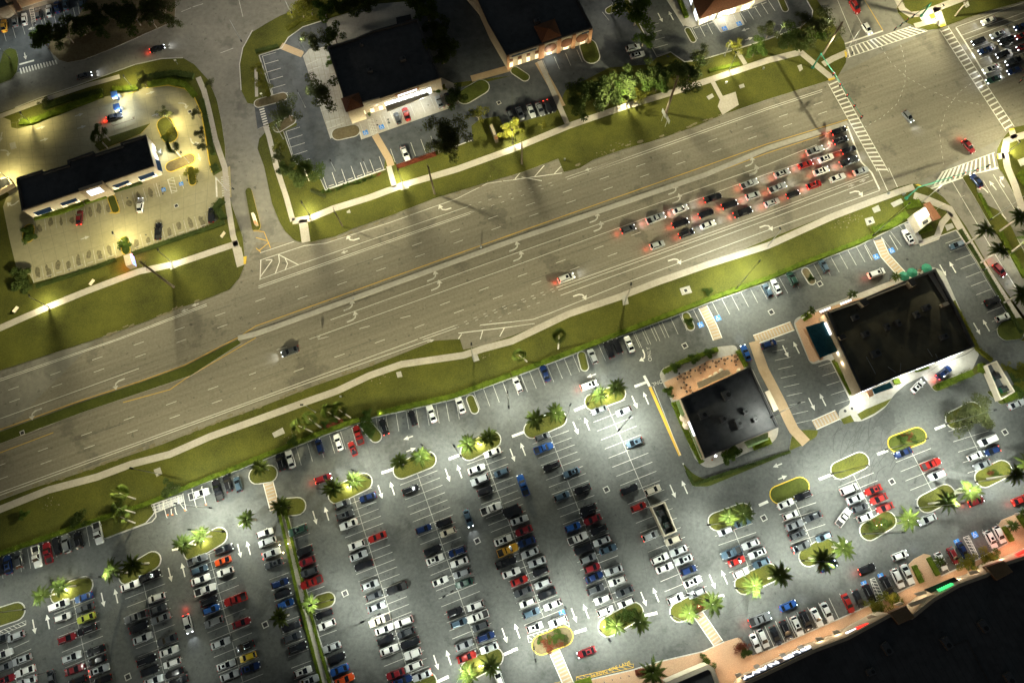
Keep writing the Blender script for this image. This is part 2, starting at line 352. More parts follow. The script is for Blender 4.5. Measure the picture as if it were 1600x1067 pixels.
sheet('median', GW('F 20 45 28 25 50 18 80 25 110 60 135 150 175 240 300 300 400 420 508 640 700 900 700 1200 500 840 380 640 230 400 110 190'), .15, 'grass', 'kerb')
sheet('median', GW('31 -500 850 -400 720 0 572 500 392 870 268 1140 170 1470 2; 31 1490 25 1180 225 900 320 500 455 0 645'), .15, 'dgrass', 'kerb')
sheet('median', rounded(GW('21 1515 150 1535 132 1553 140 ; 22 0 250 30 370 20 395 0 390 ; 21 1560 400'), 1), .18, 'grass', 'ykerb')
sheet('verge', GW('11 300 300 335 345 370 375 420 388 520 370 700 300 900 210 1080 130 1085 0 1060 -200 660 -200 480 110 330 200'), .10, 'dirt', 'kerb')
sheet('verge', rounded(GW('11 -200 440 -60 420 0 400 22 320 60 298 100 310 115 370 108 440 75 490 0 520 -200 590'), .8), .10, 'dgrass', 'kerb')
mb = MB()
for a, b in (('22 0 1035 1581 460; 23 1190 55 ; 14 0 917 490 762', 1.55),):
    strip(mb, GW('21 1470 1060; '+a), b, .0, .16)
struct(mb.obj('median', M['conc']))
# car parks
lot = GW('24 1160 395 930 482 865 340 640 450 560 490 200 630 0 715; 23 1200 850 1020 920 700 1040; 33 480 45 380 95 0 240; 32 1340 325 1230 370 860 455 740 480 600 530 380 610 180 690 110 720 0 765; 31 1250 890 940 1000 960 1067 ; 41 900 80 640 178 560 90 200 210 0 290 -500 480 -500 2200 ; 44 2600 2200 2600 100; 34 1800 0 1560 10; 24 1581 1050 1500 930 1440 830 1250 520')
sheet('car_park', lot, .012, 'lot', base=-.01)
BL = GW('11 -500 890 0 720 65 745 72 790 110 798 200 775 350 720 650 600 870 555 885 540 905 545 1040 530 1140 550 1200 600 1245 700 1270 850 1290 990 1310 1067; 21 1320 60 1420 0 1428 190 1385 188 1320 230 1350 330 1330 345 1270 370 900 510 770 545 650 600 210 720 185 670 110 660 60 450 20 250 40 200 60 175; 21 0 120 -500 300')
sheet('car_park', BL, .112, 'bank', 'ykerb', label='pale concrete drive around the bank')
PL1 = GW('12 20 345 160 300 200 235 290 170 430 125 560 90 720 30 950 10 1000 120 1180 520 1260 540 1420 510 1581 470 1581 770 1530 790 1500 720 1380 740 1330 780 1340 870 1100 940 870 1020 845 960 800 955 790 1050; 22 800 20 430 150 375 30; 12 370 1067 240 1010 170 815 250 780 255 765 130 740 10 800 -10 650 105 605')
sheet('car_park', PL1, .112, 'lot2', 'kerb')
PL2 = GW('12 1000 -200 1000 120 1180 520 1581 470 1583 770; 13 0 770 270 695 330 560 600 420 850 400 895 355 850 270 700 60 680 -200')
sheet('car_park', PL2, .108, 'lot2', 'kerb')
PL3 = GW('13 700 -200 720 0 800 180 895 355 980 325 1065 385 1160 375 1330 325 1581 245; 14 0 240 200 170 270 110 275 70 235 0 220 -200')
sheet('car_park', PL3, .112, 'lot', 'kerb')
sheet('car_park', GW('11 -300 150 -60 130 0 110 540 -40 640 -200 700 -200 480 110 330 200 300 300 340 380 100 450 110 340 60 295 20 320 0 400 -300 460'), .006, 'lot2')
sheet('pavement', GW('11 -300 190 0 95 430 -45 430 -300 -300 -300'), .14, 'tan', 'kerb')
sheet('forecourt', GW('12 435 125 450 180 440 290 480 380 640 700 640 770 550 790 460 860 290 350 330 305 440 290 1010 130 965 30 960 10 720 30 560 90'), .116, 'conc')
sheet('forecourt', GW('12 620 770 650 865 1200 670 1245 530 1140 480 640 690'), .118, 'walk')
sheet('forecourt', GW('13 1060 160 1110 175 1230 125 1290 205 1437 155 1400 75 1581 0; 14 60 -60; 13 900 -100 955 0'), .116, 'walk', label='pale forecourt around the hip roofed building')
# sidewalks
wk = MB()
for s, w in (('21 -600 1200 0 1000 300 868 540 770 860 650 1100 600 1470 475', 2.0), ('22 225 340 330 325 480 262 700 195 900 120 1240 20; 13 0 925 350 780 700 660 1000 570 1300 470 1581 375; 14 0 375 200 325', 2.1),
             ('14 200 325 290 400 400 490', 2.0), ('14 340 400 400 365 490 325', 2.0), ('31 -600 1280 0 1050 300 930 600 850 815 770 1050 710 1300 600 1581 500; 32 300 390 500 320 700 225 900 155 1280 100 1400 60 1581 12; 23 350 912 650 812 900 715 1200 610 1581 490; 24 400 310 650 215 800 160 900 128', 2.0),
             ('11 -300 830 110 680 300 610 540 530 740 475 ', 1.6), ('11 1225 480 1260 560 1290 680 1330 860 1390 1040; 21 1405 210 1440 430 1500 600', 1.7), ('12 0 420 5 600', 1.0),
             ('12 60 780 80 840 110 960; 22 125 0 190 200 228 340', 1.6), ('22 290 330 310 470', 2.6), ('22 820 0 855 130', 1.6), ('13 170 380 345 775', 1.6), ('13 1240 510 1310 640', 1.4), ('14 -190 320 -140 400', 1.4),
             ('24 900 180 980 205 1120 265 1180 370 1300 570 1500 880 1700 1180', 2.3), ('24 1130 290 1075 350 1040 440 930 480', 1.8), ('24 870 350 930 480', 3.2),
             ('N 700 270 430 350 310 400 285 580 330 800 440 1067 ; 24 1581 300', 2.2), ('N 285 620 180 630', 2.0), ('N 430 360 390 230', 2.0), ('14 790 -100 800 0 830 60 880 95 960 85 1180 0 1400 -90', 2.3), ('M 500 100 580 330', 2.6), ('M 230 330 460 270 540 290', 1.8)):
    strip(wk, GW(s), w, .09, .145)
for s in ('13 1270 660 1300 712 1400 650 1380 570 1290 600', '21 1435 500 1465 625 1515 605 1490 500'): wk.prism(GW(s), .09, .148)
struct(wk.obj('sidewalk', M['walk']))
pt = MB()
for s in ('21 1045 600 1090 585 1100 620 1055 640','22 885 115 935 100 945 135 895 150','31 950 805 990 790 1003 830 968 850','32 865 205 895 198 905 232 875 238','32 100 580 165 545 180 580 115 608','32 1330 95 1365 90 1380 130 1345 140','23 1035 755 1095 738 1112 780 1050 797','23 680 800 710 790 720 850 685 860',
          '24 595 325 645 312 660 350 610 368','24 640 260 680 240 695 275 655 290','24 755 230 820 200 835 225 775 255','13 1200 600 1235 580 1248 600 1215 620','13 1400 530 1430 520 1437 540 1408 550','22 560 280 580 268 585 288 562 290','14 180 410 205 400 215 430 195 445','M 840 40 900 25 915 80 870 105','M 295 225 400 185 430 240 330 280','24 1090 365 1135 352 1150 380 1105 400','21 60 -140 95 -150 105 -110 70 -100','14 1540 990 1581 975 1600 1010 1560 1030'):
    pt.prism(GW(s), .09, .155)
struct(pt.obj('utility_slab', M['conc']))
rp = MB()
for s in ('21 1505 560 1525 555 1518 605 1505 605','14 470 320 485 305 487 355 478 360','14 370 490 410 480 412 492 375 503','M 545 315 610 300 622 325 555 348','N 350 215 425 200 435 225 360 245','N 165 600 185 595 195 665 180 670','O 290 190 330 175 390 205 380 215'): rp.prism(GW(s), .09, .158)
struct(rp.obj('tactile_ramp', M['ykerb']))
# tan walks around mall and restaurants
sheet('pavement', GW('43 -300 1400 380 1067 740 985 900 935 1180 870 1310 810 1390 785 1410 790 1450 850 1485 895 1581 860; 44 590 600 720 545 910 455 865 335 900 300 960 268 1000 275 1068 405 1295 302 1480 202 1420 90 1440 60 1540 18 1700 -20 2400 -300 2400 900 0 1700'), .13, 'brick', 'kerb')
rest = GW('A 0 225 18 180 60 155 250 85 440 10 580 -5 640 170 700 165 905 610 895 690 850 742 690 800 400 925 340 920 270 860 100 440')
sheet('pavement', rounded(rest, 1.2), .13, 'conc', 'kerb'); sheet('pavement', GW('A 35 280 380 110 600 60 645 175 165 405 105 412'), .136, 'brick')
sheet('pavement', rounded(GW('A 175 885 250 1067 370 1067 990 812 975 795 600 930 420 1015 330 1010 250 965'), 1), .13, 'dgrass', 'kerb')
mb = MB(); strip(mb, GW('A 715 -30 790 180 920 430 1000 600; 34 160 560 235 640'), 2.9, .0, .13); struct(mb.obj('sidewalk', M['tan']))
sheet('pavement', rounded(GW('34 145 600 170 560 310 560 300 600 235 640 130 690'), .8), .12, 'grass', 'kerb')
sheet('pavement', rounded(GW('B 0 385 10 350 50 325 200 270 640 98 960 -15 1040 20 1270 540 1200 590 1000 670 900 745 780 800 700 870 640 960 560 1020 470 1060 320 1060 310 985 400 935 250 625 140 665 110 650'), 1.2), .13, 'conc', 'kerb')
sheet('pavement', GW('B 10 380 60 335 400 215 500 200 700 110 720 130 240 310 210 340 300 560 140 650 110 640'), .136, 'brick')
sheet('pavement', GW('B 440 1010 500 975 680 900 640 950 560 1005 470 1050'), .138, 'grass'); sheet('pavement', GW('B 325 1045 395 1015 420 1060 350 1080'), .138, 'grass')
sheet('pavement', GW('B 260 640 290 625 410 870 385 880'), .14, 'grass')
sheet('drive_lane', GW('B 900 745 1000 675 1200 595 1270 545 1285 600 1240 700 980 820 960 830'), .16, 'conc', label='pale concrete drive through lane under white light')
sheet('pavement', rounded(GW('B 955 825 975 805 1225 705 1240 700 1260 670 1330 650 1340 700 1250 740 990 855'), .8), .19, 'grass', 'kerb')
sheet('pavement', rounded(GW('H 230 350 350 330 457 280 470 360 320 430'), .8), .12, 'dgrass', 'kerb')
# islands
def stadium(a, b, w):
    d = (b-a).normalized(); n = Vector((-d.y, d.x, 0)); r = w/2; out = []
    for k in range(9):
        t = -math.pi/2+math.pi*k/8; out.append(b+d*r*math.cos(t)*1.0+n*r*math.sin(t))
    for k in range(9):
        t = math.pi/2+math.pi*k/8; out.append(a+d*r*math.cos(t)+n*r*math.sin(t))
    return out
def island(s, w, m='grass', kb='kerb'):
    a, b = GW(s); k = MB(); o = stadium(a, b, w); i = stadium(a, b, w-.55)
    k.prism(o, 0, .15, 0, 0); k.prism(i, .15, .20, 1, 1)
    struct(k.obj('traffic_island', [M[kb], M[m]]))
for s in ('33 500 388 650 335','33 125 560 285 490','32 1315 695 1460 620','32 900 808 1060 745','32 500 960 665 880','32 190 1035 255 1030','32 10 840 80 830','41 1190 255 1350 160','41 790 400 940 310','41 370 520 520 465','41 -40 670 100 625',
          '43 590 720 755 625','43 1030 630 1175 555','43 1265 70 1430 10','43 1430 460; 44 10 385','34 440 810 570 750','34 975 1015 1100 950','34 1330 860 1450 800','44 620 130 735 60','44 245 290 355 225','42 1320 985 1470 905','42 960 1100 1060 1060'): island(s, 5.0)
island('43 180 830 320 775', 5.0, 'dirt', 'ykerb'); island('34 65 960 200 905', 5, 'dgrass', 'ykerb'); island('34 790 645 925 595', 4.8, 'dgrass', 'ykerb'); island('34 1150 500 1265 440', 5.2, 'grass')
island('42 395 565 445 550', 4.0); island('33 430 100 448 172', 2.6); island('32 1325 370 1350 435', 2.6); island('23 1075 925 1102 990', 2.6); island('24 232 650 268 708', 2.6, 'dirt'); island('32 690 540 740 600', 3.6)
island('12 510 830 600 810', 4.6, 'dirt'); island('12 20 640 165 600', 3.4, 'dirt'); island('12 140 790 215 745', 3.6, 'dirt'); island('13 470 290 490 350', 5.8, 'dgrass'); island('13 1085 190 1118 250', 2.2); island('14 70 -20 105 60', 2.4)
island('12 1290 600 1390 540', 5.6, 'dgrass'); island('13 600 70 650 40', 2.8); island('13 20 440 80 480', 3.2, 'dgrass')
island('11 1020 770 1050 840', 5.4, 'grass', 'ykerb'); island('11 1060 1030 1170 985', 4.0, 'dirt', 'ykerb'); island('21 1180 20 1190 100', 2.4, 'grass', 'ykerb'); island('21 180 390 175 440', 3.6, 'grass', 'ykerb'); island('21 765 460 780 520', 2.8, 'grass', 'ykerb'); island('21 690 200 715 270', 2.6, 'dgrass', 'ykerb')
sheet('pavement', GW('11 585 900 620 935 690 905 870 830 930 765 640 860'), .2, 'grass', 'ykerb')
sheet('pavement', rounded(GW('24 1410 1000 1440 965 1560 930 1600 990 1560 1067; 34 1460 10 1420 -20'), .8), .2, 'dgrass', 'kerb')
sheet('verge', GW('H 340 200 457 230 520 250 520 400 457 300 420 350'), .12, 'leafd')
# kerb edging lines
kb = MB(); yk = MB()
for s in (LOTN, '13 700 0 720 0 800 180 895 355 980 325 1065 385 1160 375 1330 325 1581 245; 14 200 170 270 110 275 70 235 0', '12 20 345 105 605', '12 170 815 240 1010 375 1067; 22 375 30 430 150 800 20', '12 1100 940 870 1020', '43 380 1067 740 985 900 935 1180 870 1310 810', '44 0 862 590 602 720 545 910 457', '44 1068 405 1295 302 1480 202', '12 1140 940 1330 870', '13 955 0 1060 165','31 940 1000 962 1067;41 965 40 940 70 640 180',
          '24 1160 395 1250 520 1440 830 1500 930 1581 1050', '12 20 345 160 300 200 235 290 170 430 125', '11 95 668 240 610 480 530 840 400 1000 365 1130 360', '11 1490 560 1480 400 1500 300 1560 190'): strip(kb, resample(GW(s), 8), .28, .10, .19)
for s in ('11 870 555 790 585', '11 905 545 1040 530 1140 550 1200 600 1245 700 1270 850 1290 990 1310 1067', '21 680 290 740 285','21 770 545 900 510'): strip(yk, GW(s), .3, .10, .2)
struct(kb.obj('kerb', M['kerb'])); struct(yk.obj('yellow_kerb', M['ykerb']))
# ================================================================ painted markings
MK = {k: MB() for k in ('white', 'fade', 'yellow', 'blue')}
def line(k, s, w=.16, z=.006):
    p = q(s); o = [p[0]]
    for t in p[1:]:
        if math.hypot(t[0]-o[-1][0], t[1]-o[-1][1]) > (9 if len(p) > 3 and p[-1][0]-p[0][0] > 300 else .5): o.append(t)
    strip(MK[k], resample([G(t) for t in o], 20), w, z)
def dashes(k, s, on=3.05, per=12.19, w=.13, z=.006, off=0.0):
    p = GW(s); d = -off
    for a, b in zip(p, p[1:]):
        L = (b-a).length; u = (b-a)/L
        while d < L:
            s0 = max(0, d); e = min(L, d+on)
            if e > s0: strip(MK[k], [a+u*s0, a+u*e], w, z)
            d += per
        d -= L
for s in ('31 50 315 890 14; 22 262 740 1540 288; 23 655 42; 13 1328 835; 14 180 685 395 610', '31 57 390 1150 0; 22 20 905 1555 357; 23 908 27; 13 1130 978 1572 820; 14 205 745 418 670',
          '31 -35 790 295 670 1581 205; 32 30 90 ; 22 980 915 1527 713; 23 370 562 900 368', '31 -20 870 318 747 1581 300; 32 47 268 300 177 800 0; 22 1065 965 1555 785; 23 220 693 695 518'): dashes('white', s)
for s in ('31 0 245 720 0; 21 1275 850', '31 0 257 740 0;21 1278 860','22 15 740 1330 280','22 15 752 1325 292','23 330 70 590 -20;13 470 1060 1581 665; 14 0 668 335 555','23 340 82 600 -8; 13 480 1072 1581 677; 14 0 680 335 567',
          '31 0 490 858 180','31 -200 1020 0 945 1581 370; 32 1000 0','31 -200 1037 0 962 1581 383; 32 1080 0','22 1010 1062 1225 985','22 1030 1070 1235 998','23 275 748 1581 283; 24 0 275 620 50','23 285 765 1581 300; 24 0 290 625 63','23 300 797 1581 330; 24 0 325 650 85',
          '22 460 948 1581 545; 23 1581 -10; 14 0 1003 300 895','22 330 1067 1581 620; 23 1581 45; 14 540 900','22 25 535 235 465','22 25 580 300 490 430 475 820 350 1240 200 1430 105 1581 85','22 20 700 270 605 1310 248','M 745 345 1600 35','M 820 445 1600 160','M 860 500 1600 225','M 930 620 1600 380','M 1050 740 1600 530','M 1080 860 1600 660',
          '23 0 960 130 945 240 905 700 720 1581 395; 24 350 270 690 150','23 0 990 140 970','14 10 5 90 200 200 420','14 420 -20 530 245','14 500 -20 540 80 600 190','24 1135 90 1400 540 1581 830','24 1330 90 1581 520','24 1390 50 1581 360','24 980 135 1080 195 1150 270'): line('white', s, .15)
line('white', '24 690 145 640 40; 14 575 1000 490 780', .5); line('white', '14 475 272 710 192', .5); line('white', '24 1000 140 1200 70', .5); line('white', '24 1300 40 1430 10', .4); line('white','M 750 350 860 520 1140 980', .5)
for s in ('31 0 558 500 378 870 258 1140 160 1460 -5; 22 0 985 1581 420; 23 1190 0;14 0 888 490 740', '22 0 1047 1581 473; 23 1200 60;14 0 945 490 785', '31 1150 240 1581 -10','14 595 0 710 190','31 0 700 330 575','31 760 390 1050 310 1150 240'): line('yellow', s, .2)
dashes('fade', '22 1310 242; 23 285 90', 1.0, 3.2, .15); dashes('fade', '22 1330 285; 23 290 105', 1, 3.2, .15); dashes('fade', '22 1225 985; 23 0 845 270 750', 1.0, 3.0, .15); dashes('fade', '22 1235 998; 23 0 862 280 765', 1.0, 3.0, .15); dashes('fade','22 1380 985;23 0 900 200 830',1,3,.15)
for s in ('14 700 295 760 390 860 480 1000 560 1150 620 1330 650', '14 820 280 850 400 845 520 800 640 700 730 600 785', '14 1280 500 1180 570 1100 680 1060 830 1085 1030'): dashes('fade', s, .8, 1.9, .14)
# hatched pockets
for s in ('22 30 580 25 700','22 100 580 25 685','22 140 545 145 590 120 660','22 180 570 195 600 180 640','22 140 545 265 610','22 60 580 100 575'): line('white', s, .25)
for s in ('22 1581 85 ; 23 310 42','13 60 1095 ; 23 185 90','X 1020 600 965 665','X 1270 525 1170 640','X 1445 535 1375 610','22 1250 1030 1581 990','22 1270 1035 1250 1065','22 1400 1015 1385 1067','22 1535 995 1505 1050','22 1385 980 1581 960'): line('white', s, .25)
for s in ('21 1565 400; 22 15 400 50 405 90 505','22 0 440 70 460','22 20 520 80 470','22 0 505 30 530'): line('yellow', s, .2)
# ladder crosswalks
def ladder(k, s1, s2, n, w=.5, z=.008, edge=.2):
    a, b = GW(s1); c, d = GW(s2)
    for p, r in ((a, b), (c, d)):
        if edge: strip(MK[k], [p, r], edge, z)
    for i in range(n):
        t = (i+.5)/n; strip(MK[k], [a.lerp(b, t), c.lerp(d, t)], w, z-.002)
ladder('white', '14 478 300 880 165', '14 492 358 985 192', 17); ladder('white', '14 370 515 675 1060', '14 425 490 745 1062', 22)
line('white', '24 675 10 738 150', .2); line('white', '24 745 10 800 130', .2)
ladder('white', '14 1060 185 1470 812', '14 1112 165 1520 782', 23); ladder('white', '14 1070 1065 1400 942', '24 1010 125 1420 5', 13)
ladder('white', '12 20 675 55 810', '12 50 665 85 800', 9, edge=0, z=.12, w=.45); ladder('white', '11 115 425 350 370', '11 125 460 360 395', 13, edge=0, z=.012, w=.45)
line('white', '11 120 400 210 375', .6, .014); line('white','21 1335 70 1340 190',.5,.12)
for i in range(9): line('fade', '21 %f %f %f %f' % (1365+i, 70+i*14, 1415+i, 66+i*14), .35, .12)
line('fade','11 1120 75 1180 50',.2,.008); line('fade','11 1190 45 1255 25',.2,.008); line('fade','11 1360 330 1440 300',.2,.008); line('fade','11 1475 0 1500 105',.2,.008)
# parking stalls
ST = MB(); rs_ = random.Random(5)
def stain(c, d):
    if rs_.random() < .6:
        for k in range(rs_.randint(1, 4)):
            p = c+d*rs_.uniform(1.2, 4.4)+Vector((rs_.uniform(-.4, .4), rs_.uniform(-.4, .4), 0)); r0 = rs_.uniform(.1, .34)
            ST.face([(p.x+r0*rs_.uniform(.6, 1.5)*math.cos(t), p.y+r0*rs_.uniform(.6, 1.3)*math.sin(t), STZ[0]) for t in (0, .9, 1.8, 2.7, 3.6, 4.5, 5.4)])
STZ = [.016]
def row(s, n, L=5.4, sides='LR', z=.020, k='fade', w=.11):
    a, b = (lambda g: (g[0], g[-1]))(GW(s)); u = (b-a)/n; d = (b-a).normalized(); p = Vector((-d.y, d.x, 0))
    strip(MK[k], [a, b], w, z)
    for i in range(n+1):
        c = a+u*i
        stain(c+u/2, p); stain(c+u/2, -p)
        if 'R' in sides: strip(MK[k], [c, c+p*L], w, z+.003)
        if 'L' in sides: strip(MK[k], [c, c-p*L], w, z+.003)
def comb(s, n, L=5.4, side=1, z=.020, k='fade', base=False, w=.11):
    a, b = GW(s); d = (b-a).normalized(); p = Vector((-d.y, d.x, 0))*side
    if base: strip(MK[k], [a, b], w, z)
    for i in range(n+1):
        c = a.lerp(b, i/n); strip(MK[k], [c, c+p*L], w, z+.003); STZ[0] = z-.003; stain(a.lerp(b, (i+.5)/n), p); STZ[0] = .016
for s, n in (('33 590 415; 43 870 0 1085 515', 20), ('33 240 605; 43 415 0 650 615', 23), ('32 1400 690; 43 -41 0 195 660', 24), ('32 990 810; 42 1080 0 1385 895', 24), ('32 600 960; 42 618 0 925 940 960 1060', 25), ('41 1290 270 1500 1060', 16), ('41 885 450 1025 1066', 12), ('41 450 545 560 1066', 11),
             ('41 30 760 105 1066', 6), ('43 1370 120 1480 400', 5), ('34 165 1000; 44 275 215', 6), ('34 520 820 640 1060', 5), ('34 868 660 1018 945', 5), ('34 1225 535 1345 790', 4), ):
    if n: row(s, n)
comb('42 150 190 380 1067', 13, 5.4, -1); comb('42 195 120 450 1067', 14, 5.4, 1)
for s, n in (('41 0 300 170 240', 3), ('41 130 240 600 80', 7), ('32 180 690 590 545', 6), ('32 740 480 1235 380', 8), ('32 1345 325 1581 240', 4), ('33 0 240 375 98', 7), ('33 480 50 900 -110', 8), ('23 700 1040 1035 915', 6), ('23 1120 885 1581 700', 8), ('24 0 715 205 630', 3), ('24 280 600 650 455', 7), ('24 700 435 870 340', 3)): comb(s, n, 5.3, -1, k='fade')
comb('24 1190 440 1480 920', 9, 5.2, -1, base=True); comb('34 -10 -30 170 520', 10, 4.6, 1); comb('34 385 80 515 370', 5, 5.0, -1); comb('34 1700 310 1750 470',2,5,-1)
comb('44 -30 870 700 555', 11, 5.4, 1, k='white'); comb('44 735 515 910 455', 2, 5.4, 1, k='white'); comb('44 1060 405 1300 295', 4, 5.4, 1, k='white'); comb('44 1300 280 1480 200', 2, 5.4, 1, k='white')
comb('12 40 350 110 600', 5, 4.6, 1, z=.118, k='white', base=True); comb('12 185 815 245 1010', 4, 4.6, 1, z=.118, k='white', base=True); comb('22 440 140 790 20', 6, 4.8, 1, z=.118, k='white', base=True); comb('12 860 1005 1110 925', 4, 5, 1, z=.118, k='white')
comb('12 640 760 1200 560', 9, 4.6, -1, z=.124, k='white'); 
for s in ('12 310 405 385 370','12 325 440 405 410','12 380 650 480 620','12 400 690 500 660','12 430 760 530 730','12 440 800 545 760'): line('white', s, .1, .12)
comb('13 190 375 400 310', 3, 5, -1, z=.115, k='fade'); comb('13 820 170 895 345', 4, 4.8, 1, z=.118, k='white'); comb('13 820 170 895 345', 4, 4.8, 1, z=.119, k='white'); comb('13 600 130 690 80', 1, 4, 1, z=.115); comb('13 1110 175 1250 130', 3, 4.6, -1, z=.118, k='white'); comb('13 1405 75; 14 0 5', 4, 4.6, -1, z=.118, k='white')
comb('21 210 330 470 265', 4, 4.8, -1, z=.118, k='fade'); comb('21 520 250 690 200', 3, 4.8, -1, z=.118); comb('21 750 180 950 110', 3, 4.8, -1, z=.118); comb('21 210 720 720 560', 8, 4.6, 1, z=.118, k='fade'); comb('21 820 525 1290 370', 7, 4.6, 1, z=.118, k='fade'); comb('21 965 105 1110 55', 2, 5, -1, z=.12, k='white')
comb('11 20 190 250 110', 4, 4.6, -1, z=.012); comb('11 270 100 450 45', 3, 4.6, -1, z=.012); comb('11 480 20 520 10', 1, 4.6, -1, z=.012)
# striped boxes, brick crossings, handicap signs
def hatch(s, n, k='white', z=.022, w=.12):
    a, b, c, d = GW(s)
    strip(MK[k], [a, b, c, d, a], w, z)
    for i in range(n):
        t = i/n; strip(MK[k], [a.lerp(b, t), d.lerp(c, min(1, t+1/n))], w, z+.002)
hatch('43 95 775 350 690 355 718 105 815', 9); hatch('44 630 425 670 550 715 530 658 415', 6); hatch('44 1205 168 1270 285 1295 270 1240 155', 6); hatch('41 0 745 160 680 160 705 0 770', 6); hatch('12 690 745 715 835 750 820 722 735', 5, z=.126); hatch('11 180 55 200 140 220 135 205 45', 8, z=.014); hatch('13 1300 105 1340 190 1400 165 1360 85', 0, z=.12); hatch('21 1035 85 1060 170 1095 155 1072 70', 4, z=.12)
hatch('E 260 500 720 395 722 425 262 530', 9, 'yellow'); hatch('E 80 552 145 535 146 560 80 580', 2, 'yellow')
cw = MB(); cs = MB()
def crossing(s, w=2.4):
    p = resample(GW(s), .9); strip(cw, [p[0], p[-1]] if len(GW(s)) == 2 else GW(s), w+.5, .026)
    strip(cs, GW(s), w, .030)
    for a, b in zip(p, p[1:]):
        d = (b-a).normalized(); n = Vector((-d.y, d.x, 0)); c = (a+b)/2; strip(tn, [c-n*w*.42, c+n*w*.42], .38, .034)
tn = MB()
for s in ('32 70 865 118 1050', '43 262 870 350 1075', '43 1150 640 1275 822', '23 1178 868 1240 990 1270 1067', '24 680 455 722 550 825 665', '34 285 530 430 465', '24 -80 1070 150 985'): crossing(s)
strip(cs, GW('12 155 285 290 340'), 2.4, .12); strip(cs, GW('12 735 835 820 980; 22 835 0'), 2.2, .122); strip(cs, GW('13 160 385 260 560 310 660'), 2.2, .12); strip(cs, GW('12 1330 490; 13 0 420'), 2.4, .12)
struct(cw.obj('crossing_edge', M['white'])); struct(cs.obj('brick_crossing', M['tan'])); struct(tn.obj('crossing_slats', M['walk']))
def hcp(s, a=0, z=.03, k=1.0):
    p = GW(s)[0]; MK['blue'].prism([p+Matrix.Rotation(a, 3, 'Z') @ Vector((x*k, y*k, 0)) for x, y in ((-.8, -.8), (.8, -.8), (.8, .8), (-.8, .8))], z-.01, z)
    Rz = Matrix.Rotation(a, 3, 'Z'); T = lambda x, y: p+Rz @ Vector((x*k, y*k, 0))
    strip(MK['white'], [T(-.1, .45), T(-.1, 0), T(.25, 0), T(.45, -.5)], .14*k, z+.004)
    strip(MK['white'], [T(-.15+.38*math.cos(t), -.2+.38*math.sin(t)) for t in [R(x) for x in range(100, 360, 26)]], .12*k, z+.005)
    MK['white'].prism([T(-.1+.13*math.cos(t), .58+.13*math.sin(t)) for t in [R(x) for x in range(0, 360, 60)]], z, z+.006)
for s, z, k in (('24 668 558', .03, 1), ('24 764 520', .03, 1), ('23 1165 978', .03, 1), ('23 1272 937', .03, 1), ('44 595 455', .03, .95), ('44 698 408', .03, .95), ('44 1168 197', .03, .95), ('44 1277 150', .03, .95), ('12 677 822', .14, 1), ('12 776 787', .14, 1), ('13 1313 180', .14, 1), ('13 1402 150', .14, 1), ('21 1012 146', .14, .8), ('21 1120 110', .14, .8), ('43 310 635', .03, .95)): hcp(s, SD, z, k)
for s in ('24 595 487 643 580','24 750 425; 24 802 515','24 700 440 716 530','23 1195 865 1283 1060','12 630 775 655 860','12 700 745 725 835','12 790 720 820 800'): line('blue' if 'x' in s else 'white', s, .12, .028 if s[0] != '1' else .128)
# arrows
def arrow(s, a, kind='s', L=3.6, k='fade', z=.02, W=1.0):
    p = GW(s)[0]; Rz = Matrix.Rotation(a, 3, 'Z'); T = lambda x, y: p+Rz @ Vector((x*W, y*W, 0))
    if kind == 's':
        strip(MK[k], [T(-L/2, 0), T(L/2-1.3, 0)], .32*W, z); MK[k].face([T(L/2-1.4, -.62)+Vector((0,0,z)), T(L/2, 0)+Vector((0,0,z)), T(L/2-1.4, .62)+Vector((0,0,z))])
    else:
        sg = 1 if kind == 'l' else -1
        strip(MK[k], [T(-L/2, -sg*.3), T(-.2, -sg*.25), T(.55, sg*.1), T(.8, sg*.6)], .36*W, z)
        v = [T(.15, sg*.75), T(.9, sg*1.75), T(1.55, sg*.55)]
        if sg < 0: v = v[::-1]
        MK[k].face([x+Vector((0, 0, z)) for x in v][::-1])
for s, kd, d in (('31 730 265', 'l', 1), ('31 215 450', 'l', 1)): arrow(s, RD+math.pi, kd, 3.4, 'fade', .008, 1.2)
for s in ('22 1165 265', '22 597 452'): arrow(s, RD+math.pi, 'r', 3.4, 'white', .008, 1.2)
for s in ('22 580 870', '22 1095 688', '22 1120 745', '22 600 940', '23 20 505', '23 45 565', '23 515 328', '23 540 382', '23 1000 155', '23 1025 210', '23 1500 40', '13 1475 1010', '13 1500 1060', '14 345 850', '14 372 910'): arrow(s, RD, 'l', 3.4, 'fade', .008, 1.2)
for s in ('23 420 795', '23 1005 577', '23 1570 370', '24 545 158'): arrow(s, RD, 'r', 3.4, 'white', .008, 1.2)
for s in ('24 515 118', '22 545 530', '24 585 90', '32 1080 10', '21 1140 890', '21 1205 855', '23 470 20'): arrow(s, RD if s[:2] in ('24', '32') else RD+math.pi, 's', 2.4, 'fade', .008, .9)
UA = SD+math.pi/2
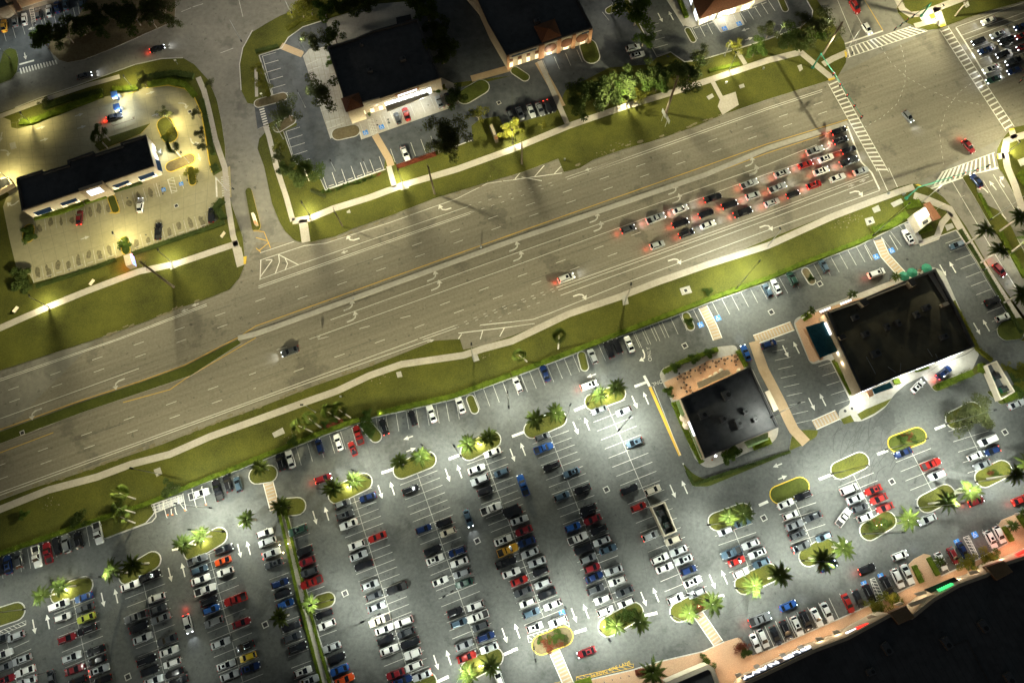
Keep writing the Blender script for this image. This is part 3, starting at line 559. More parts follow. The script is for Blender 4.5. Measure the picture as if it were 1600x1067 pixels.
for s, up in (('33 393 548', 0), ('33 463 522', 1), ('33 757 388', 0), ('33 827 363', 1), ('33 68 678', 1), ('33 3 715', 0), ('33 993 938', 0), ('33 1066 912', 1), ('32 1183 838', 0), ('32 1257 815', 1), ('32 767 942', 0), ('32 842 920', 1), ('42 437 20', 1), ('42 363 45', 0), ('42 1112 938', 0), ('42 1190 908', 1), ('42 1535 772', 0), ('43 32 743', 1), ('43 383 648', 0), ('43 457 622', 1), ('43 813 547', 0), ('43 888 520', 1), ('43 1237 440', 0), ('43 1312 412', 1),
              ('41 210 718', 0), ('41 297 687', 1), ('41 635 552', 0), ('41 718 528', 1), ('41 1050 397', 0), ('41 1132 367', 1), ('41 1478 250', 0), ('41 1535 232', 1), ('24 1080 642', 0), ('24 1140 623', 1), ('24 1290 1003', 0), ('24 1347 982', 1), ('34 108 75', 0), ('34 175 52', 1), ('34 270 400', 0), ('34 338 373', 1), ('13 915 112', 0), ('13 982 100', 1)):
    arrow(s, UA if up else UA+math.pi, 's', 3.8, 'white', .024 if s[0] != '1' else .122)
for s, a in (('33 490 225', SD+math.pi), ('32 940 608', SD+math.pi), ('32 958 682', SD), ('34 58 778', SD+math.pi), ('34 90 853', SD), ('13 1440 187', SD+math.pi), ('13 1462 243', SD), ('11 200 178', SD+math.pi), ('11 157 350', UA+math.pi), ('11 930 576', SD),('11 490 712', SD),('11 255 790', SD),('11 505 788', SD),('11 275 865', SD),('11 965 710', SD),('21 527 443', SD),('11 1232 975', UA+math.pi)):
    arrow(s, a, 's', 2.8, 'fade', .024 if s[0] == '3' else .122)
for s, a, kd in (('33 815 100', UA+math.pi, 'r'), ('24 1440 98', R(122), 'r'), ('24 1330 140', R(122), 'l'), ('24 1550 262', R(122), 'r'), ('24 1440 300', R(122), 'l'), ('24 1520 468', R(122), 'l'), ('11 38 935', 0, 'r'), ('11 1135 645', R(0), 'r'), ('11 1190 880', R(-70), 'l'), ('21 85 235', R(230), 'r'), ('11 8 850', R(-90), 's')): arrow(s, a, kd, 3.2, 'white' if s[0] != '1' else 'fade', .024 if s[0] in '3' else (.122 if s[0] != '2' or s[1] == '1' else .01), 1.1)
arrow('24 1388 118', R(118), 's', 3.2, 'white', .01, 1.1)
# stop bars
for s in ('33 385 440 455 410','33 757 292 830 265','33 815 225 850 290','32 775 825 850 800','32 1190 740 1265 710','33 0 600 75 572','34 675 710 740 685','34 315 865 390 835','34 1030 555 1095 530','43 385 755 460 732','43 820 650 897 632','43 1235 540 1310 525','42 1115 1060 1190 1025','42 1530 890 1581 868','43 0 865 35 852','41 1470 92 1530 75','41 1062 242 1120 230','41 650 405 700 390','34 1145 945 1210 915','44 420 215 490 190','44 100 370 125 355','33 1525 1025 1581 1000','21 0 0 1 1'): line('white', s, .75, .022)
line('yellow', '33 852 295 1038 718', .8, .024); line('white', '33 1055 765 1085 820', .3, .024)
sk = MB(); line('white', '33 873 290 1040 716', .12, .03)
for k, m in MK.items(): struct(m.obj({'white': 'white_road_marking', 'fade': 'worn_road_marking', 'yellow': 'yellow_road_marking', 'blue': 'blue_road_marking'}[k], M[k]))
# painted words on the ground
def text(body, p, a, size, m, z=.03, name='lettering', parent=None, rot=None, ext=0.002, sx=1.0):
    c = bpy.data.curves.new(name, 'FONT'); c.body = body; c.size = size; c.align_x = 'CENTER'; c.align_y = 'CENTER'; c.extrude = ext
    c.materials.append(M[m]); o = bpy.data.objects.new(name, c); col.objects.link(o); o.parent = parent
    c.offset = 0; c.space_character = 1.08; bpy.context.view_layer.update()
    me = bpy.data.meshes.new_from_object(o.evaluated_get(bpy.context.evaluated_depsgraph_get())); bpy.data.objects.remove(o)
    if not me.materials: me.materials.append(M[m])
    o = bpy.data.objects.new(name, me); col.objects.link(o); o.parent = parent
    o.location = (p[0], p[1], z); o.rotation_euler = rot or (0, 0, a); o.scale = (sx, 1, 1); return o
struct(text('ONLY', GW('33 848 92')[0], SD+math.pi/2-.25, 1.5, 'fade', name='pavement_lettering')); struct(text('ONLY', GW('33 888 272')[0], SD+math.pi, 1.5, 'fade', name='pavement_lettering'))
struct(text('NO PARKING FIRE LANE', GW('E 490 460')[0], SD-.03, 1.05, 'yellow', name='pavement_lettering', sx=1.15))

# wear on the pavements: sealed cracks, tyre arcs, joints, sandy verge edges
rw = random.Random(11); wk2 = MB()
struct(ST.obj('oil_stains', mat('oil_stain', (.032,.033,.032), (.05,.052,.05), sc1=3, rough=.5)))
for s, nn in (('33 300 300 1100 1060', 26), ('34 60 700 1300 1000', 22), ('42 600 100 1500 900', 26), ('43 200 300 1500 700', 24), ('24 100 700 1400 1000', 14), ('41 100 300 1500 1000', 20), ('32 300 650 1400 900', 14)):
    a, b = GW(s)
    for i in range(nn):
        p = Vector((a.x+(b.x-a.x)*rw.random(), a.y+(b.y-a.y)*rw.random(), 0)); an = SD+rw.choice((0, math.pi/2))+rw.uniform(-.2, .2); path = [p]
        for k in range(rw.randint(4, 9)): an += rw.uniform(-.25, .25); p = p+Vector((math.cos(an), math.sin(an), 0))*rw.uniform(1, 2.4); path.append(p)
        strip(wk2, path, .06, .015)
for i in range(46):
    c = GW('34 560 640')[0]+Vector((rw.uniform(-9, 9), rw.uniform(-13, 9), 0)); r0 = rw.uniform(7, 16); a0 = R(rw.uniform(95, 150)); cc = c+Vector((r0, -r0*.3, 0))
    strip(wk2, [cc+Vector((math.cos(a0+k*.09), math.sin(a0+k*.09), 0))*r0 for k in range(rw.randint(5, 10))], .16, .016)
for i in range(60):
    t = rw.random(); base = GW('31 0 600 ')[0].lerp(GW('14 500 900')[0], t)+Vector((0, rw.uniform(-18, 18), 0)); L = rw.uniform(4, 18)
    strip(wk2, [base, base+DR*L], .07, .004)
struct(wk2.obj('sealed_cracks', mat('crack_sealant', (.045,.045,.043), rough=.6)))
bj = MB()
def joints(s, n, m_, z, w=.07):
    p = GW(s)
    for i in range(n+1): strip(bj, [p[0].lerp(p[1], i/n), p[3].lerp(p[2], i/n)], w, z)
    for i in range(m_+1): strip(bj, [p[0].lerp(p[3], i/m_), p[1].lerp(p[2], i/m_)], w, z)
joints('11 30 770 1180 560 1290 1067 60 1067', 16, 7, .1135); joints('21 130 330 1290 20 1270 350 230 700', 15, 5, .1135); joints('12 320 310 460 300 560 780 440 800', 4, 9, .12)
struct(bj.obj('expansion_joints', mat('joint_seal', (.19,.17,.11), rough=.9)))
sd_ = MB()
for s in ('31 0 985 200 912 480 822 730 732 1000 643 1300 522 1581 422; 32 330 292 700 162 940 68', '22 345 478 500 440 820 320 1100 210 1430 110', '13 330 1052 700 908 850 868 1000 818 1115 778 1300 700', '21 620 1055 900 950 1130 858 1300 798'):
    path = resample(GW(s), 1.6)
    for i in range(len(path)-1):
        if rw.random() < .4:
            w_ = rw.uniform(.2, 1.1); d = (path[i+1]-path[i]).normalized(); n_ = Vector((-d.y, d.x, 0)); o_ = n_*rw.uniform(-.5, .5)
            sd_.prism([Vector((q_.x, q_.y, 0)) for q_ in (path[i]+o_-n_*w_*.5*rw.random(), path[i]+o_+d*.9-n_*w_*.6, path[i+1]+o_-n_*w_*.3, path[i+1]+o_+n_*w_*.5, path[i]+o_+d*.6+n_*w_*.7*rw.random(), path[i]+o_+n_*w_*.3)], .09, .106)
for s in ('24 480 330', '24 530 310', '24 470 355', '32 1400 120', '32 250 600', '13 700 900', '13 600 945', '22 1530 75', '22 950 280', '32 760 240', '31 300 1010'):
    c = GW(s)[0]
    for k in range(14):
        p = c+Vector((rw.gauss(0, 2.2), rw.gauss(0, .9), 0)); r0 = rw.uniform(.07, .24); sd_.prism([Vector((p.x+r0*rw.uniform(.6, 1.4)*math.cos(t), p.y+r0*rw.uniform(.6, 1.2)*math.sin(t), 0)) for t in (0, 1, 2, 3, 4, 5)], .09, .107)
struct(sd_.obj('bare_sand', mat('bare_sand', (.14,.12,.07), (.22,.19,.12), sc1=2, rough=1)))

bw = MB()
for s, n, sg in (('21 210 720 720 555', 8, 1), ('21 820 525 1290 370', 7, 1), ('21 210 330 470 265', 4, -1), ('21 520 250 690 200', 3, -1), ('21 750 180 950 110', 3, -1)):
    a, b = GW(s); d = (b-a).normalized(); p = Vector((-d.y, d.x, 0))*sg
    for i in range(n):
        c = a.lerp(b, (i+.5)/n)+p*rw.uniform(2.2, 3.0)
        for k in range(3):
            c2 = c+p*rw.uniform(-1, 1)+d*rw.uniform(-.3, .3); ra = rw.uniform(.35, .75); rb = rw.uniform(.8, 1.6)
            bw.face([tuple(c2+d*ra*math.cos(t)*rw.uniform(.8, 1.2)+p*rb*math.sin(t)*rw.uniform(.8, 1.2)+Vector((0, 0, .1145+k*.0012))) for t in [x*.5 for x in range(12)]])
struct(bw.obj('parking_grime', mat('parking_grime', (.10,.088,.05), (.19,.165,.09), sc1=1.5, rough=.8)))
# ================================================================ vehicles
PAINT = {'w': ('white', (.60,.60,.58), .25), 's': ('silver', (.42,.44,.45), .35), 'g': ('grey', (.17,.18,.19), .35), 'd': ('dark grey', (.055,.06,.066), .3), 'k': ('black', (.012,.012,.014), .2),
         'b': ('blue', (.018,.07,.25), .25), 'n': ('navy', (.012,.028,.10), .25), 'r': ('red', (.27,.016,.013), .25), 'm': ('maroon', (.16,.012,.016), .25), 'y': ('yellow', (.72,.50,.02), .3), 'o': ('orange-red', (.58,.07,.01), .3),
         'l': ('lime', (.45,.50,.06), .3), 't': ('blue-grey', (.06,.10,.14), .3), 'e': ('beige', (.46,.42,.33), .35), 'h': ('dark green', (.015,.05,.035), .3), 'a': ('amber', (.62,.33,.03), .3)}
def paint(k):
    n, c, r = PAINT[k]; return mat('paint_'+n.replace(' ', '_').replace('-', '_'), c, rough=r, metal=.25 if k in 'sgtdn' else 0, coat=.6)
M['vglass'] = mat('vehicle_glass', (.008,.010,.013), rough=.06); M['tyre'] = mat('tyre_rubber', (.02,.02,.02), rough=.9); M['liner'] = mat('bed_liner', (.02,.02,.02), rough=.8)
M['hl'] = mat('headlight_lens', (.75,.78,.8), rough=.1); M['tl'] = mat('taillight_lens', (.35,.01,.01), rough=.2)
M['hlon'] = mat('headlight_on', (.90,.95,1.0), emit=7); M['tlon'] = mat('taillight_on', (1.0,.06,.03), emit=3.5)
VT = {'s': ('sedan', 4.95, 1.90, 1.44), 'u': ('SUV', 4.95, 2.0, 1.76), 'p': ('pickup', 5.85, 2.05, 1.90), 'v': ('van', 5.3, 2.05, 1.95), 'c': ('coupe', 4.5, 1.85, 1.32), 'j': ('off-roader', 4.4, 1.95, 1.82), 'S': ('car', 5.15, 1.93, 1.46), 'h': ('car', 4.45, 1.84, 1.50), 'U': ('SUV', 4.6, 1.92, 1.68)}
# greenhouse: belt height, x of rear glass foot, roof rear, roof front, windshield foot (fractions of length, rear=-.5)
GH = {'s': (.92, -.40, -.25, .03, .22), 'u': (1.08, -.47, -.39, .07, .24), 'p': (1.12, -.11, -.05, .09, .22), 'v': (1.10, -.485, -.43, .16, .34), 'c': (.86, -.42, -.18, .0, .19), 'j': (1.12, -.47, -.40, .06, .16), 'S': (.92, -.37, -.21, .02, .19), 'h': (.98, -.49, -.38, .05, .27), 'U': (1.02, -.48, -.36, .04, .26)}
def vehicle_meshes(t):
    nm, L, W, Ht = VT[t]; belt, xr, rr, rf, xf = GH[t]; hw = W/2; out = {}
    b = MB(); xs = [-.5,-.475,-.42,-.25,0,.2,.33,.43,.485,.5]
    wf = [.80,.90,.97,1,1,1,.985,.94,.84,.74]
    hood = {'s': .80, 'u': .98, 'p': 1.08, 'v': .98, 'c': .74, 'j': 1.05, 'S': .82, 'h': .86, 'U': .94}[t]; tail = {'s': .90, 'u': 1.02, 'p': .62, 'v': 1.05, 'c': .84, 'j': 1.05, 'S': .90, 'h': .98, 'U': 1.0}[t]
    st = []
    for x, f in zip(xs, wf):
        if x < xr+.02: z = tail if x > -.45 else tail-.06
        elif x < xf: z = belt if t != 'p' else (belt if x > xr-.03 else tail)
        else: z = hood+(belt-hood)*max(0, 1-(x-xf)/.1)*.6 if x < xf+.1 else hood
        if x > .46: z = hood-.12 if x < .495 else hood-.3
        if x < -.49: z = tail-.22
        w_ = hw*f
        st.append([(x*L, -w_*.92, .22), (x*L, -w_, .45), (x*L, -w_*.985, z-.14), (x*L, -w_*.88, z-.015), (x*L, 0, z+.025), (x*L, w_*.88, z-.015), (x*L, w_*.985, z-.14), (x*L, w_, .45), (x*L, w_*.92, .22)])
    base = 0
    for s in st: b.v += s
    for i in range(len(st)-1):
        for j in range(8): b.f.append((i*9+j, (i+1)*9+j, (i+1)*9+j+1, i*9+j+1)); b.m.append(0)
    b.f.append(tuple(range(0, 9))); b.m.append(0); b.f.append(tuple(range((len(st)-1)*9+8, (len(st)-1)*9-1, -1))); b.m.append(0)
    # cabin frustum in body colour
    lo = hw*.86; hi = hw*.70 if t not in 'vj' else hw*.78; rz = Ht
    A = [Vector((xr*L, -lo, belt-.03)), Vector((xf*L, -lo, belt-.03)), Vector((xf*L, lo, belt-.03)), Vector((xr*L, lo, belt-.03))]
    T = [Vector((rr*L, -hi, rz-.04)), Vector((rf*L, -hi, rz-.04)), Vector((rf*L, hi, rz-.04)), Vector((rr*L, hi, rz-.04))]
    for i in range(4): b.face([A[i], A[(i+1) % 4], T[(i+1) % 4], T[i]])
    c0 = Vector((rr*L+.12, 0, rz)); k = [T[0].lerp(c0, 0), T[1], T[2], T[3]]
    U = [p+Vector((.12 if i in (0, 3) else -.12, .12 if p.y < 0 else -.12, .05)) for i, p in enumerate(T)]
    for i in range(4): b.face([T[i], T[(i+1) % 4], U[(i+1) % 4], U[i]])
    b.face(U)
    for sy in (-1, 1): b.box((xf*L-.28, sy*(hw+.09)), .16, .2, belt-.02, belt+.14)
    if t == 'p':
        x0 = -L/2+.05; x1 = xr*L-.03
        for sy in (-1, 1): b.box(((x0+x1)/2, sy*(hw-.07)), x1-x0, .13, tail-.1, 1.06)
        b.box((x0+.05, 0), .1, W-.25, tail-.1, 1.05); b.box((x1-.03, 0), .06, W-.25, tail-.1, 1.08)
    out['body'] = b.mesh('body', [paint('w')], True)
    def pane(P, name, inset=.13, off=.014):
        c = sum(P, Vector())/4; n = (P[1]-P[0]).cross(P[2]-P[0]).normalized()
        if n.dot(c-Vector((0, 0, .8))) < 0: n = -n; P = P[::-1]
        m = MB(); m.face([p.lerp(c, inset)+n*off for p in P]); return m.mesh(name, [M['vglass']])
    out['windshield'] = pane([A[1], A[2], T[2], T[1]], 'windshield', .05); out['rear_window'] = pane([A[3], A[0], T[0], T[3]], 'rear_window', .08)
    out['side_window0'] = pane([A[0], A[1], T[1], T[0]], 'side_window', .13); out['side_window1'] = pane([A[2], A[3], T[3], T[2]], 'side_window', .13)
    if t in 'sucvSU': 
        m = MB(); z = rz+.014; x1 = rf*L-.25; x0 = x1-.75
        m.prism([Vector((x0, -hi*.55, 0)), Vector((x1, -hi*.55, 0)), Vector((x1, hi*.55, 0)), Vector((x0, hi*.55, 0))], z-.01, z+.01); out['sunroof'] = m.mesh('sunroof', [M['vglass']])
    if t in 'uvU':
        for i, sy in enumerate((-1, 1)):
            m = MB(); m.tube((rr*L+.15, sy*hi*.93, rz+.05), (rf*L-.2, sy*hi*.93, rz+.05), .03, n=4); out['roof_rail%d' % i] = m.mesh('roof_rail', [M['metal']])
    if t == 'p':
        m = MB(); m.prism([Vector((-L/2+.16, -hw+.15, 0)), Vector((xr*L-.1, -hw+.15, 0)), Vector((xr*L-.1, hw-.15, 0)), Vector((-L/2+.16, hw-.15, 0))], tail-.05, tail+.045); out['cargo_bed'] = m.mesh('cargo_bed', [M['liner']])
    wh = MB(); wr = .34 if t in 'scSh' else .39
    wh.tube((0, -.11, 0), (0, .11, 0), wr, n=14, mi=0); wh.tube((0, -.115, 0), (0, .115, 0), wr*.55, n=10, mi=1); wm = wh.mesh('wheel', [M['tyre'], M['metal']])
    out['_wheel'] = (wm, [(sx*L*.31, sy*(hw-.10), wr) for sx in (-1, 1) for sy in (-1, 1)])
    for i, sy in enumerate((-1, 1)):
        y1 = sy*hw*.84; y0 = sy*hw*.52
        m = MB(); P = [Vector((L*.484, y0, hood-.11)), Vector((L*.474, y1, hood-.12)), Vector((L*.492, y1, hood-.34)), Vector((L*.505, y0, hood-.34))]
        Q = [p+Vector((.03, 0, .02)) for p in P]
        m.face(Q if sy > 0 else Q[::-1]); m.face([Q[0], Q[1], Q[1]+Vector((-.18, 0, .02)), Q[0]+Vector((-.18, 0, .02))][::-1 if sy > 0 else 1]); out['headlight%d' % i] = m.mesh('headlight', [M['hl']])
        m = MB(); zt = tail if t != 'p' else 1.0; y1 = sy*hw*.90; y0 = sy*hw*.52
        m.box((-L*.497, (y0+y1)/2), .12, abs(y1-y0), zt-.28, zt-.06); out['taillight%d' % i] = m.mesh('taillight', [M['tl']])
    return out
VM = {t: vehicle_meshes(t) for t in VT}
NVEH = [0]
def vehicle(px, t, colr, ang, on='', where='', cat=None, grp=None, axis='y', desc=None):
    nm = VT[t][0]; p = G(px, .75)
    if 'T' in on and 'H' not in on and rnd.random() < .55: on += 'H'
    root = link({'s': 'parked_car', 'u': 'parked_suv', 'p': 'pickup_truck', 'v': 'parked_van', 'c': 'parked_coupe', 'j': 'off_roader'}[t] if 'T' not in on else {'s': 'car', 'u': 'suv', 'p': 'pickup_truck', 'v': 'van', 'c': 'coupe', 'j': 'off_roader'}[t], None, None, (p.x, p.y, .03), ang+rnd.uniform(-.025, .025))
    if p.y > 0 and px[1] < 320 and 'T' not in on: root.location.z = .13
    t2 = t
    if t == 's': t2 = rnd.choice('sssShh')
    elif t == 'u': t2 = rnd.choice('uU')
    for k, me in VM[t2].items():
        if k == '_wheel':
            for loc in me[1]: link('wheel', me[0], root, loc)
            continue
        if k == 'sunroof' and rnd.random() > (.35 if t in 'uv' else .22): continue
        o = link(k.rstrip('01'), me, root)
        ms = None
        if k == 'body': ms = paint(colr)
        elif k[:5] == 'headl' and 'H' in on: ms = M['hlon']
        elif k[:5] == 'taill' and 'B' in on: ms = M['tlon']
        if ms: o.material_slots[0].link = 'OBJECT'; o.material_slots[0].material = ms
    k_ = rnd.uniform(.94, 1.03); root.scale = (k_, k_*rnd.uniform(.97, 1.03), k_*rnd.uniform(.95, 1.08))
    if 'T' in on and 'B' in on: light(root, (-VT[t][1]/2-1.1, 0, .6), (1, .06, .03), 75, False)
    if 'H' in on and 'T' in on:
        for y_ in (-.6, .6):
            ls = bpy.data.lights.get('headlight_beam') or bpy.data.lights.new('headlight_beam', 'SPOT'); ls.energy = 420; ls.color = (.9, .95, 1); ls.spot_size = R(60); ls.spot_blend = .6; ls.shadow_soft_size = .06
            o = link('beam', ls, root, (VT[t][1]/2+.12, y_, .75)); o.rotation_euler = (0, -R(80), 0)
    cn = PAINT[colr][0]
    tag(root, {'s': 'car', 'u': 'SUV', 'p': 'pickup truck', 'v': 'van', 'c': 'coupe', 'j': 'off-roader'}[t], desc or cn+' '+VT[t2][0], px, group=grp, where=where, axis=axis, noun='vehicle'); NVEH[0] += 1
    return root
def lotrow(where, line_, s, grp='cars parked in the main lot'):
    # cars either side of a centre line; side decides which way they point
    a, b = GW(line_)
    for seg in s.split(';'):
        t = seg.split()
        if not t: continue
        tile = t[0]
        for i in range(1, len(t), 3):
            px = q('%s %s %s' % (tile, t[i], t[i+1]))[0]; p = G(px, .75)
            left = (b-a).cross(p-a).z < 0            # a is the top end, b the bottom end
            v = t[i+2]
            an = SD if left else SD+math.pi
            if rnd.random() < .14 or '!' in v: an += math.pi
            vehicle(px, v[1], v[0], an, 'B' if '*' in v else '', ('left side of ' if left else 'right side of ')+where, grp=grp)
def cars(where, s, ang, grp, axis='x', jit=0, on=''):
    for seg in s.split(';'):
        t = seg.split()
        if not t: continue
        for i in range(1, len(t), 3):
            px = q('%s %s %s' % (t[0], t[i], t[i+1]))[0]; v = t[i+2]
            vehicle(px, v[1], v[0], ang+(math.pi if '!' in v else 0), on+('B' if '*' in v else '')+('H' if '^' in v else ''), where, grp=grp, axis=axis)
lotrow('leftmost bottom lot row', '41 30 760 105 1066', '41 8 790 ds 10 893 wp 30 965 gs 35 1045 ms 95 778 ss 135 922 su 155 992 ws 165 1055 ss')
lotrow('second lot row from photo left', '41 450 545 560 1066', '41 365 585 wv 388 660 ws 415 790 mu 447 905 su 462 982 ms 515 538 bs 523 603 ds 530 665 ls 537 735 ku 592 865 ku 600 925 ks 612 985 ss* 635 1045 ks 478 1052 ks')
lotrow('third lot row from photo left', '41 885 450 1025 1066', '41 805 465 ws 925 405 kp 965 540 ws 838 658 gp! 855 722 ks 880 790 ss 905 925 ku 925 990 ks 950 1050 ss 975 612 ds 990 668 gs 1030 800 ds 1042 870 ws 1062 942 ws 1075 1005 ks 1100 1055 ks')
lotrow('fourth lot row from photo left', '41 1290 270 1500 1060', '41 1218 305 gp 1232 368 ts 1238 428 ws 1268 490 wp 1290 560 ku 1305 612 bs 1320 690 gu 1362 820 ss 1395 955 ss 1418 1020 ss 1385 240 ku 1375 313 oc 1390 380 wu 1455 550 rp 1490 695 ms 1515 840 ku 1530 905 ys 1545 972 ns')
lotrow('lot row left of palm walkway', '42 170 190 400 1066', '42 55 140 ws 70 195 su 95 265 ss* 110 330 ds 148 450 ns 165 515 ks 182 578 bs 218 715 ks 225 782 du 258 845 ku 290 995 wu 330 1050 ss')
lotrow('lot row right of palm walkway', '42 180 120 430 1067', '42 258 125 hu 300 250 ks 315 315 ms 328 380 ds 343 445 rp 420 640 ks 437 705 wu 468 845 ss 497 910 ks 515 985 bs 548 1045 os')
lotrow('long row next right of walkway', '32 600 960; 42 925 940', '32 535 1015 gu 690 975 ns ; 42 550 28 du 572 88 ws 620 215 ws 632 280 ss 665 340 ks 705 460 su 730 527 ds 745 595 gs 765 680 ep 792 735 ws 800 797 ks 822 862 ws 860 1010 ms 905 1052 ns 748 165 rs 870 483 kp 912 688 wu 925 755 du 950 818 ks 968 885 wj 975 960 wu 1025 1020 ss*')
lotrow('row under the dim palm island', '32 990 810; 42 1385 895', '32 955 928 ku ; 42 1035 115 ns 1090 245 ks 1105 303 ws 1138 437 wc 1228 625 kj 1253 695 ts 1287 830 gs 1302 905 rs 1160 75 ks 1185 135 es 1243 255 nu 1255 320 ws 1270 388 gs 1285 450 hs 1355 590 wu 1370 655 wp 1385 715 ds 1420 780 nu 1440 850 ss')
lotrow('row under central lit palms', '32 1400 690; 43 195 660', '32 1362 802 ws 1382 868 su 1415 935 kj 1452 1045 wp 1460 700 ws 1515 822 ts 1572 1050 ks ; 42 1525 185 ws 1555 245 ap 1545 322 kp ; 43 -5 385 ws 45 435 rs 68 500 ds 95 570 ws 120 632 ts 140 720 wu 8 15 ks 45 60 ss 72 125 ms 90 195 ns 110 262 ss 155 318 ss 175 378 ks 190 452 ss 215 515 ks 250 583 ws 285 685 wu')
lotrow('row under dark mid-lot palms', '33 240 605; 43 650 615', '33 188 602 ds 195 672 bp 245 785 ku 308 968 ts 368 822 ts 435 925 ku 470 1045 ku ; 43 375 103 bs 405 172 wp 440 238 ks 470 297 gs 495 355 ms 508 412 ns 515 487 du 560 548 wu 578 620 ws 465 12 ks 497 57 ms 535 120 ku 555 190 ss 592 240 ts 627 370 ss 650 435 wu 695 500 ds 705 570 ws')
lotrow('row holding the dumpster enclosure', '33 590 415; 43 1085 515', '33 540 437 gs 725 925 ks 782 1035 rs 690 445 ss 755 638 tu 870 930 es ; 43 855 157 ss* 912 297 wu 942 355 ws 1010 545 ws 992 185 es 1028 250 ss 1058 305 ss 1090 370 ns 1115 440 ws 1140 510 gs')
lotrow('row right of dumpster enclosure', '43 1370 120 1480 400', '43 1318 130 ss 1355 262 tp! 1390 313 rs 1415 385 wj 1427 75 ts 1475 208 ss 1515 265 ss 1540 325 ts')
lotrow('short row below mulched island', '34 165 1000; 44 275 215', '34 110 1015 ws 215 965 ku ; 44 140 30 ws 165 90 gs 180 150 du 278 40 ds 345 165 ts 205 225 ds*')
lotrow('short row below empty grass island', '34 520 820 640 1060', '34 500 925 wv 540 982 ss 568 1040 ds ; 44 600 42 wu ; 34 650 930 rs 683 985 rs 722 1040 rs')
lotrow('row under the flower-bed island', '34 868 660 1018 945', '34 835 700 ns 1005 770 rp! 1042 838 su')
lotrow('row under the oak island', '34 1225 535 1345 790', '34 1262 505 ks 1355 625 wv 1385 690 ns* 1280 720 ws 1325 775 gs')
N_ = 'in the row along the hedge'; gN = 'cars parked nose to the hedge'
cars(N_, '41 5 340 ks 50 335 ns 115 305 ds 228 285 wp! 295 262 mp 350 220 ks 412 205 gu 485 185 ku 605 140 wp!; 31 1345 930 kp 1405 890 ku 1470 895 ts ; 32 150 758 ku 212 740 ws 392 660 ns 508 635 ws 632 590 rp 790 540 ku* 968 485 ks 1085 460 ws 1262 405 ws; 33 35 280 ws 205 210 ns 498 105 ss 598 65 ks 650 40 ks 725 30 ws; 24 -3 765 ts 50 740 ws 150 695 hu 345 615 ts 865 435 ws', UA, gN)
cars('backing out by the hedge', '32 597 675 rc', UA+.1, gN); cars('beside the scaffold trailer', '31 1230 955 wp', SD-.05, gN)
gM = 'cars parked nose to the mall walk'
cars('in the mall front row', '44 -76 820 ws -30 790 ws 47 775 ks 110 740 ku 178 715 wu 235 680 ku 302 660 ws 365 628 ws 495 575 rs 560 548 ks 625 515 ku 735 468 ku 800 420 wu 862 395 ws 1070 315 wu 1145 280 mu 1207 250 ns 1375 180 wu 1430 150 ws', UA+math.pi, gM)
gE = 'cars in the right edge stalls'
cars('in the right edge lot', '24 1168 485 ts! 1385 830 kj 1450 932 ws; 34 1537 400 ss 5 30 ns', SD, gE)
cars('in the restaurant drive-through', '34 925 290 ws', R(42), gE, on='T'); cars('in the restaurant drive-through', '34 1085 205 nu*', R(36), gE, on='T'); cars('beside the patio restaurant', '33 1445 85 bs^', UA-.05, gE, on='T')
cars('parked askew by the empty grass island', '44 465 45 wp', R(50), 'cars driving inside the lot', on='T'); 
gD = 'cars driving inside the lot'
cars('driving in the main lot lanes', '44 125 590 bs 612 360 ks* 815 278 ws 370 345 ns^ 985 55 ss! ; 43 1530 672 gp* 460 875 ms! ; 34 1285 1000 ms* 1560 990 rs* ; 33 475 285 wv* ; 32 415 860 ms* ', SD, gD, on='T')
cars('driving along a lot aisle', '33 68 900 bp 42 0 0 '.replace('42 0 0 ', '')+'; 41 1160 700 wu!* ; 42 1310 48 ts!^ 1500 1035 ws ; 41 320 1045 ds!^', UA, gD, on='T')
cars('passing under the junction restaurant wall', '24 670 660 wv*', SD, gD, on='T')
gQ = 'cars stopped at the traffic light'
cars('in the queue under the median', '23 718 388 ds* 888 322 sp* 1040 350 ks* 1042 265 ws* 1200 290 ks* 1240 195 kp* 1345 235 ks* 1077 415 ku* 1210 360 ws 898 485 su* 1465 108 sp* 1490 180 ss* 1425 285 kp* ; 24 25 225 su* 88 42 ss* 330 28 ws* 430 70 ws 575 28 ss* 58 132 sp* 285 115 ru* 155 172 ks* ; 14 438 808 ks* 448 868 ku* 500 925 ks* 290 930 sp* 360 978 ws* 500 998 dp* 232 1015 rs*', RD, gQ, on='T')
cars('in the queue right of junction', '14 1300 255 ks^ 1420 212 ss^ 1470 252 ku^ 1345 310 ns^ 1450 335 ks^ 1515 380 dp^ 1375 428 ws^ 1525 435 ns^ 1395 490 hs^ 1560 165 ns^ 1572 220 rs^ 1575 290 ms^ 1365 128 ws^', RD+math.pi, gQ, on='T')
cars('waiting on the upper junction street', '14 537 45 ru 612 178 ws^', R(-66), gQ, on='T'); cars('turning through the junction', '14 865 720 gs^ 1240 905 ms*', R(-60), gQ, on='T')
cars('at the right street stop line', '24 1290 88 ns', R(118), gQ, on='T'); cars('driving down the right side street', '24 1430 640 ms*', R(-57), gQ, on='T')
cars('driving on the highway', '23 335 690 wv* 9999 0 ws'.replace(' 9999 0 ws', ''), RD, 'cars driving on the highway', on='T'); cars('driving on the upper highway lanes', '32 210 75 ds^', RD+math.pi, 'cars driving on the highway', on='T')
cars('on the upper left street', '11 970 300 ks*^ 520 468 ds^', SD, 'cars on the upper left street', on='T')
cars('at the drive-up teller', '11 705 722 ds*', SD, 'cars at the bank', on='T'); cars('in the bank lot', '21 490 315 ms* 978 400 kp 1305 300 ks 865 240 ws^', UA-.28, 'cars at the bank', on='')
